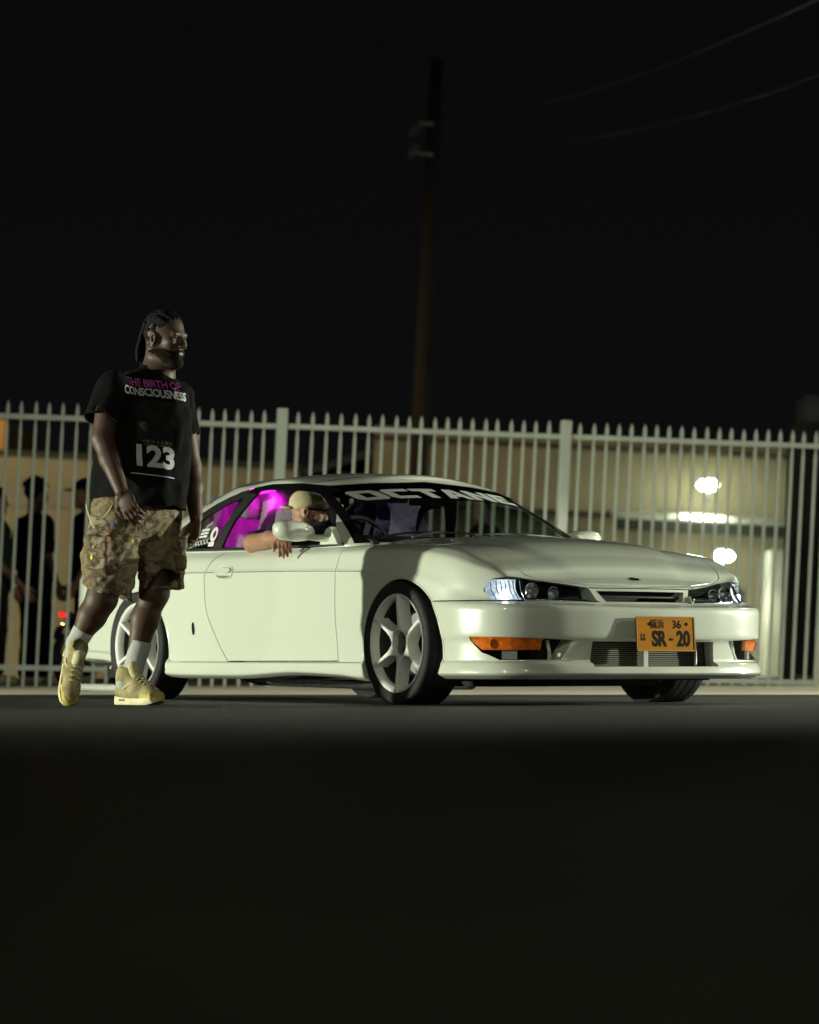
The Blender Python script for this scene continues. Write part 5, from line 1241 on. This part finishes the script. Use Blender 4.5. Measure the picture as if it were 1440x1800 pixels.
# ------------------------------------------------------------------ motorcycles behind the fence
M_tank = mat('dark_blue_tank', (0.012, 0.014, 0.06), .2, 0, .8); M_red = mat('red_lens', (0.5, 0.01, 0.01), .15, emit=(1, .02, .02), estr=1.2)
def motorcycle(px, Y, yaw, label, sc=1.0):
    b = at(px, 1168, Y); m = empty('motorcycle', (b.x, Y, .006), (0, 0, yaw), label=label, category='motorcycle', group='motorcycles parked behind the fence')
    ty = lathe([(.24 + .0, -.05), (.28, -.055), (.305, -.035), (.312, 0), (.305, .035), (.28, .055), (.24, .05)], 'y', 40); rm = lathe([(.235, -.045), (.245, -.05), (.245, .05), (.235, .045), (.22, 0)], 'y', 40, closed=True)
    for x in (-.70, .70):
        w = empty('wheel', (x, 0, .312), parent=m)
        ob('tyre', shared('mtyre', ty, 50), M_rubber, w, 0); ob('rim', shared('mrim', rm, 40), M_mrim, w, 0)
        for k in range(5):
            o = ob('spoke', shared('mspoke', box(-.014, .014, -.012, .012, .03, .235), 30), M_mrim, w, 0); o.rotation_euler = (0, R(72 * k), 0)
        ob('hub', shared('mhub', lathe([(.0005, -.06), (.045, -.06), (.05, 0), (.045, .06), (.0005, .06)], 'y', 20), 40), M_steel, w, 0)
    for s in (-1, 1): ob('fork', tube([(.70, s * .09, .312), (.55, s * .09, .68), (.45, s * .09, .92)], .024, 10), M_chrome, m, 60)
    ob('handlebar', tube([(.36, -.36, 1.0), (.44, -.2, 1.01), (.46, 0, .95), (.44, .2, 1.01), (.36, .36, 1.0)], .014, 8), M_chrome, m, 60)
    F = Field((-.9, -.25, .25), (.8, .25, 1.05), .016); F.ell((.12, 0, .76), (.27, .13, .11), None, 0); T1 = F.mesh(); ob('fuel_tank', T1, M_tank, m, 0)
    F = Field((-.9, -.25, .25), (.8, .25, 1.05), .016); F.cone((-.10, 0, .72), (-.45, 0, .74), .09, .10, .03); F.cone((-.45, 0, .74), (-.72, 0, .84), .09, .05, .03); F.half((0, 0, .80), (.1, 0, 1)); ob('seat', F.mesh(), M_black, m, 0)
    F = Field((-.9, -.3, .1), (.8, .3, 1.05), .016); F.bx((.05, 0, .42), (.22, .15, .16), None, .04, .02); F.cone((.10, 0, .45), (.22, 0, .64), .10, .08, .03); ob('engine', F.mesh(), M_steel, m, 0)
    ob('frame', tube([(.45, 0, .90), (.20, 0, .66), (-.15, 0, .62), (-.32, 0, .36), (.2, 0, .24), (.48, 0, .80)], .022, 8), M_dark, m, 60)
    ob('exhaust', tube([(.25, -.16, .45), (.22, -.18, .25), (-.2, -.19, .24), (-.75, -.20, .36)], [.024, .026, .045, .05], 12), M_chrome, m, 60)
    ob('headlamp', xf(lathe([(.0005, .07), (.08, .065), (.09, .05), (.07, -.05), (.0005, -.07)], 'x', 24), Matrix.Translation((.56, 0, .88))), M_chrome, m, 50)
    ob('tail_light', bevel(mk(*box(-.80, -.76, -.06, .06, .80, .86)), .008, 2), M_red, m, 40)
    ob('mudguard', tube([(-.98, 0, .55), (-.88, 0, .67), (-.70, 0, .72), (-.52, 0, .66)], .055, 8, flat=.4), M_tank, m, 60)
    m.scale = (sc, sc, sc)
    ob('side_stand', tube([(-.05, .1, .28), (-.12, .24, .0)], .012, 6), M_steel, m, 60)
M_mrim = mat('bronze_rim', (0.42, 0.22, 0.12), .3, .7)
motorcycle(164, 25.2, R(70), 'dark motorcycle with red tail light behind the fence at left', .74)
motorcycle(1010, 26.2, R(8), 'motorcycle behind the fence whose wheel shows under the coupe')
ob('pipe', tube([tuple(at(128, 1168, 20.5).xy) + (.03,), tuple(at(215, 1168, 19.4).xy) + (.03,)], .024, 10), mat('white_pvc', (.6, .6, .56), .4), None, 60, label='white pipe lying on the pavement behind the walking man', category='pipe')

# ------------------------------------------------------------------ buildings beyond the fence (the place slopes against the road by a few degrees)
TILT = R(2.8)
M_stucco = mat('beige_stucco', (0.245, 0.215, 0.135), .9, var=.18, vscale=1.2, bump=.4, bscale=30); M_stucco2 = mat('grey_band', (0.22, 0.20, 0.15), .9, var=.1, vscale=2)
M_dmetal = mat('dark_metal', (0.02, 0.021, 0.022), .6, var=.2, vscale=3); M_trim = mat('dark_cornice', (0.03, 0.032, 0.022), .8); M_shed = mat('shed_wall', (0.05, 0.05, 0.042), .9, var=.2, vscale=2)
M_pale = mat('pale_render', (0.45, 0.45, 0.38), .9, var=.15, vscale=2, bump=.3, bscale=20)
def bld(name, px, Y, **pr):
    p = at(px, 1168, Y); return empty(name, (p.x, Y, CAM_H), (0, TILT, 0), **pr), Y / F_PX
def blk(par, name, k, px0, px1, py0, py1, px_ref, d0, d1, m):
    # a block given by its face in frame pixels of the tilted front, d0..d1 metres behind that front
    c, s = math.cos(TILT), math.sin(TILT)
    return ob(name, mk(*box((px0 - px_ref) * k, (px1 - px_ref) * k, d0, d1, (1168 - py1) * k, (1168 - py0) * k)), m, par, 0)
# long beige building on the right; pixel rows are read at its reference column
b1, k1 = bld('warehouse', 1020, 48.0, label='long beige building with lit canopy behind the fence at right', category='building')
blk(b1, 'upper_wall', k1, 640, 1400, 790, 905, 1020, 0, 6, M_stucco); blk(b1, 'cornice', k1, 636, 1404, 783, 790, 1020, -.10, 6, M_trim); blk(b1, 'parapet', k1, 640, 1400, 766, 783, 1020, .02, 6, M_stucco)
blk(b1, 'lower_wall', k1, 640, 1080, 905, 1230, 1020, .25, 6, M_stucco); blk(b1, 'bay_wall', k1, 1080, 1400, 905, 1230, 1020, .9, 6, M_stucco)
ob('canopy', mk(*xf(prism([((1060 - 1020) * k1, 0), ((1402 - 1020) * k1, 0), ((1402 - 1020) * k1, .05), ((1060 - 1020) * k1, .05)], 'y', -1.15, .30), Matrix.Translation((0, 0, (1168 - 898) * k1)) @ Matrix.Rotation(R(9), 4, 'X'))), M_pale, b1, 0)
blk(b1, 'canopy_fascia', k1, 1060, 1402, 914, 934, 1020, -1.14, -1.05, M_trim); blk(b1, 'ledge', k1, 640, 1060, 899, 906, 1020, -.12, .3, M_trim)
blk(b1, 'pier', k1, 1335, 1375, 955, 1230, 1020, -.9, .9, M_pale); blk(b1, 'door', k1, 1282, 1312, 1020, 1200, 1020, .84, .95, M_dmetal)
M_glow = emat('lamp_glow', (0.86, 1.0, 0.80), 260.0)
def wall_lamp(px, py, Y, w, h, power, dirv):
    p = at(px, py, Y); l = empty('wall_lamp', p, label='glowing %s lamp on the beige building' % ('upper' if py < 900 else 'lower'), category='lamp')
    ob('lamp_lens', xf(lathe([(.0005, -1), (.5, -.85), (.87, -.5), (1, 0), (.87, .5), (.5, .85), (.0005, 1)], 'x', 20), Matrix.Diagonal((w, .05, h, 1))), M_glow, l, 60)
    ob('lamp_hood', mk(*box(-w * 1.1, w * 1.1, .02, .30, h * .9, h * 1.5)), M_dmetal, l, 0); ob('lamp_stem', mk(*box(-.02, .02, .05, .09, -h * 3.2, -h * .8)), M_dmetal, l, 0)
    d = bpy.data.lights.new('wall_lamp_light', 'SPOT'); d.energy = power; d.color = (.93, 1, .74); d.spot_size = R(110); d.spot_blend = .6; d.shadow_soft_size = .12
    o = bpy.data.objects.new('wall_lamp_light', d); COL.objects.link(o); o.parent = l; o.location = (0, 1.0 if py < 900 else -.12, -h * 1.2); o.rotation_euler = Vector(dirv).to_track_quat('-Z', 'Y').to_euler()
wall_lamp(1245, 853, 46.3, .17, .088, 700, (0, .2, -1)); wall_lamp(1272, 978, 46.9, .17, .088, 170, (.2, .3, -1))
# low beige building on the left
b2, k2 = bld('storehouse', 240, 45.0, label='low beige building with grey band behind the fence at left', category='building')
blk(b2, 'wall', k2, -260, 505, 812, 1230, 240, 0, 6, M_stucco); blk(b2, 'wall_band', k2, -262, 507, 868, 900, 240, -.05, .1, M_stucco2); blk(b2, 'roof_edge', k2, -264, 509, 803, 812, 240, -.12, 6, M_trim)
b3, k3 = bld('tower_house', -40, 52.0, label='warm lit wall cut off by the left edge', category='building')
blk(b3, 'wall', k3, -200, -14, 735, 1230, -40, 0, 4, mat('warm_stucco', (.5, .33, .14), .9, var=.1, vscale=1)); 
lamp('warm_wall_light', 'POINT', at(-14, 700, 50.0), 90, (1, .68, .3), None, .1)
# dark shed with a sloping roof between the buildings
b4, k4 = bld('shed', 570, 50.0, label='dark shed with sloping roof between the two beige buildings', category='building')
ob('wall', mk(*box((505 - 570) * k4, (640 - 570) * k4, 0, 4, -1, (1168 - 830) * k4)), M_shed, b4, 0)
ob('roof', mk(*prism([((498 - 570) * k4, (1168 - 835) * k4), ((650 - 570) * k4, (1168 - 782) * k4), ((650 - 570) * k4, (1168 - 795) * k4), ((498 - 570) * k4, (1168 - 848) * k4)], 'y', -.3, 4)), M_dmetal, b4, 0)
# dark gate pillar at the right edge
g0 = at(1415, 1168, 31.0); kg = 31.0 / F_PX
gp = empty('gate_pillar', (g0.x, 31.0, CAM_H), (0, TILT, 0), label='dark gate pillar behind the fence at the right edge', category='pillar')
blk(gp, 'pillar_lower', kg, 1386, 1500, 742, 1210, 1415, 0, .8, M_dmetal); blk(gp, 'pillar_cap', kg, 1398, 1500, 692, 742, 1415, .05, .75, mat('grey_cap', (.10, .105, .10), .7, var=.1)); 
blk(gp, 'pillar_foot', kg, 1392, 1500, 1188, 1215, 1415, -.5, .3, M_conc)
for k in range(3): blk(gp, 'corrugation', kg, 1402 + 30 * k, 1412 + 30 * k, 742, 1205, 1415, -.05, 0, M_dmetal)

# ------------------------------------------------------------------ utility pole with wires
pp = at(735, 1168, 48.0); kp = 48.0 / F_PX
M_wood = mat('creosoted_wood', (0.020, 0.013, 0.010), .9, var=.3, vscale=3, stretch=(6, 6, .4), bump=.3, bscale=20)
pole = empty('utility_pole', (pp.x - .22, 48.0, -1), (0, R(2.75), 0), label='tall wooden utility pole with wires behind the fence', category='pole')
ob('shaft', lathe([(.0005, 0), (.155, 0), (.145, 4), (.115, 11.45), (.10, 11.5), (.0005, 11.5)], 'z', 20), M_wood, pole, 50)
def pz(py): return (1168 - py) * kp + CAM_H + 1
M_ins = mat('porcelain', (.16, .16, .15), .3)
ob('bracket', tube([(-.02, -.13, pz(212)), (-.28, -.25, pz(212))], .03, 8), M_steel, pole, 60); ob('bracket', tube([(-.02, -.13, pz(266)), (-.28, -.25, pz(266))], .03, 8), M_steel, pole, 60)
for z_, x_ in ((232, -.36), (266, -.34)): ob('insulator', xf(lathe([(.0005, .16), (.05, .15), (.075, .10), (.05, .08), (.08, .02), (.05, 0), (.03, -.10), (.0005, -.11)], 'z', 16), Matrix.Translation((x_, -.25, pz(z_))) @ Matrix.Rotation(R(35), 4, 'Y')), M_ins, pole, 50)
M_wire = mat('aluminium_wire', (.03, .028, .026), .6)
def wire(pts, Y0, Y1, r, name='wire', label=None):
    P = [tuple(at(px, py, Y0 + (Y1 - Y0) * i / (len(pts) - 1))) for i, (px, py) in enumerate(pts)]
    return ob(name, tube(spline(P, 8), r, 6), M_wire, None, 60, label=label, category='wire')
wire([(742, 213), (900, 195), (1100, 140), (1300, 60), (1500, -30)], 47.8, 24, .012, label='thick overhead wire rising from the pole to the right')
wire([(742, 268), (900, 262), (1100, 232), (1300, 180), (1500, 110)], 47.8, 28, .009, label='thin overhead wire below the thick one right of the pole')
wire([(738, 216), (650, 340), (540, 490), (430, 605), (330, 700)], 47.7, 38, .009, 'guy_wire', 'guy wire slanting from the pole down to the left')
wire([(-60, 20), (300, 48), (700, 82), (1100, 108), (1500, 150)], 46, 50, .008, label='faint wire crossing the night sky just below the pole top')
wire([(-60, 92), (60, 68), (200, 30), (320, -20)], 40, 30, .009, label='wire rising across the upper left corner of the sky')
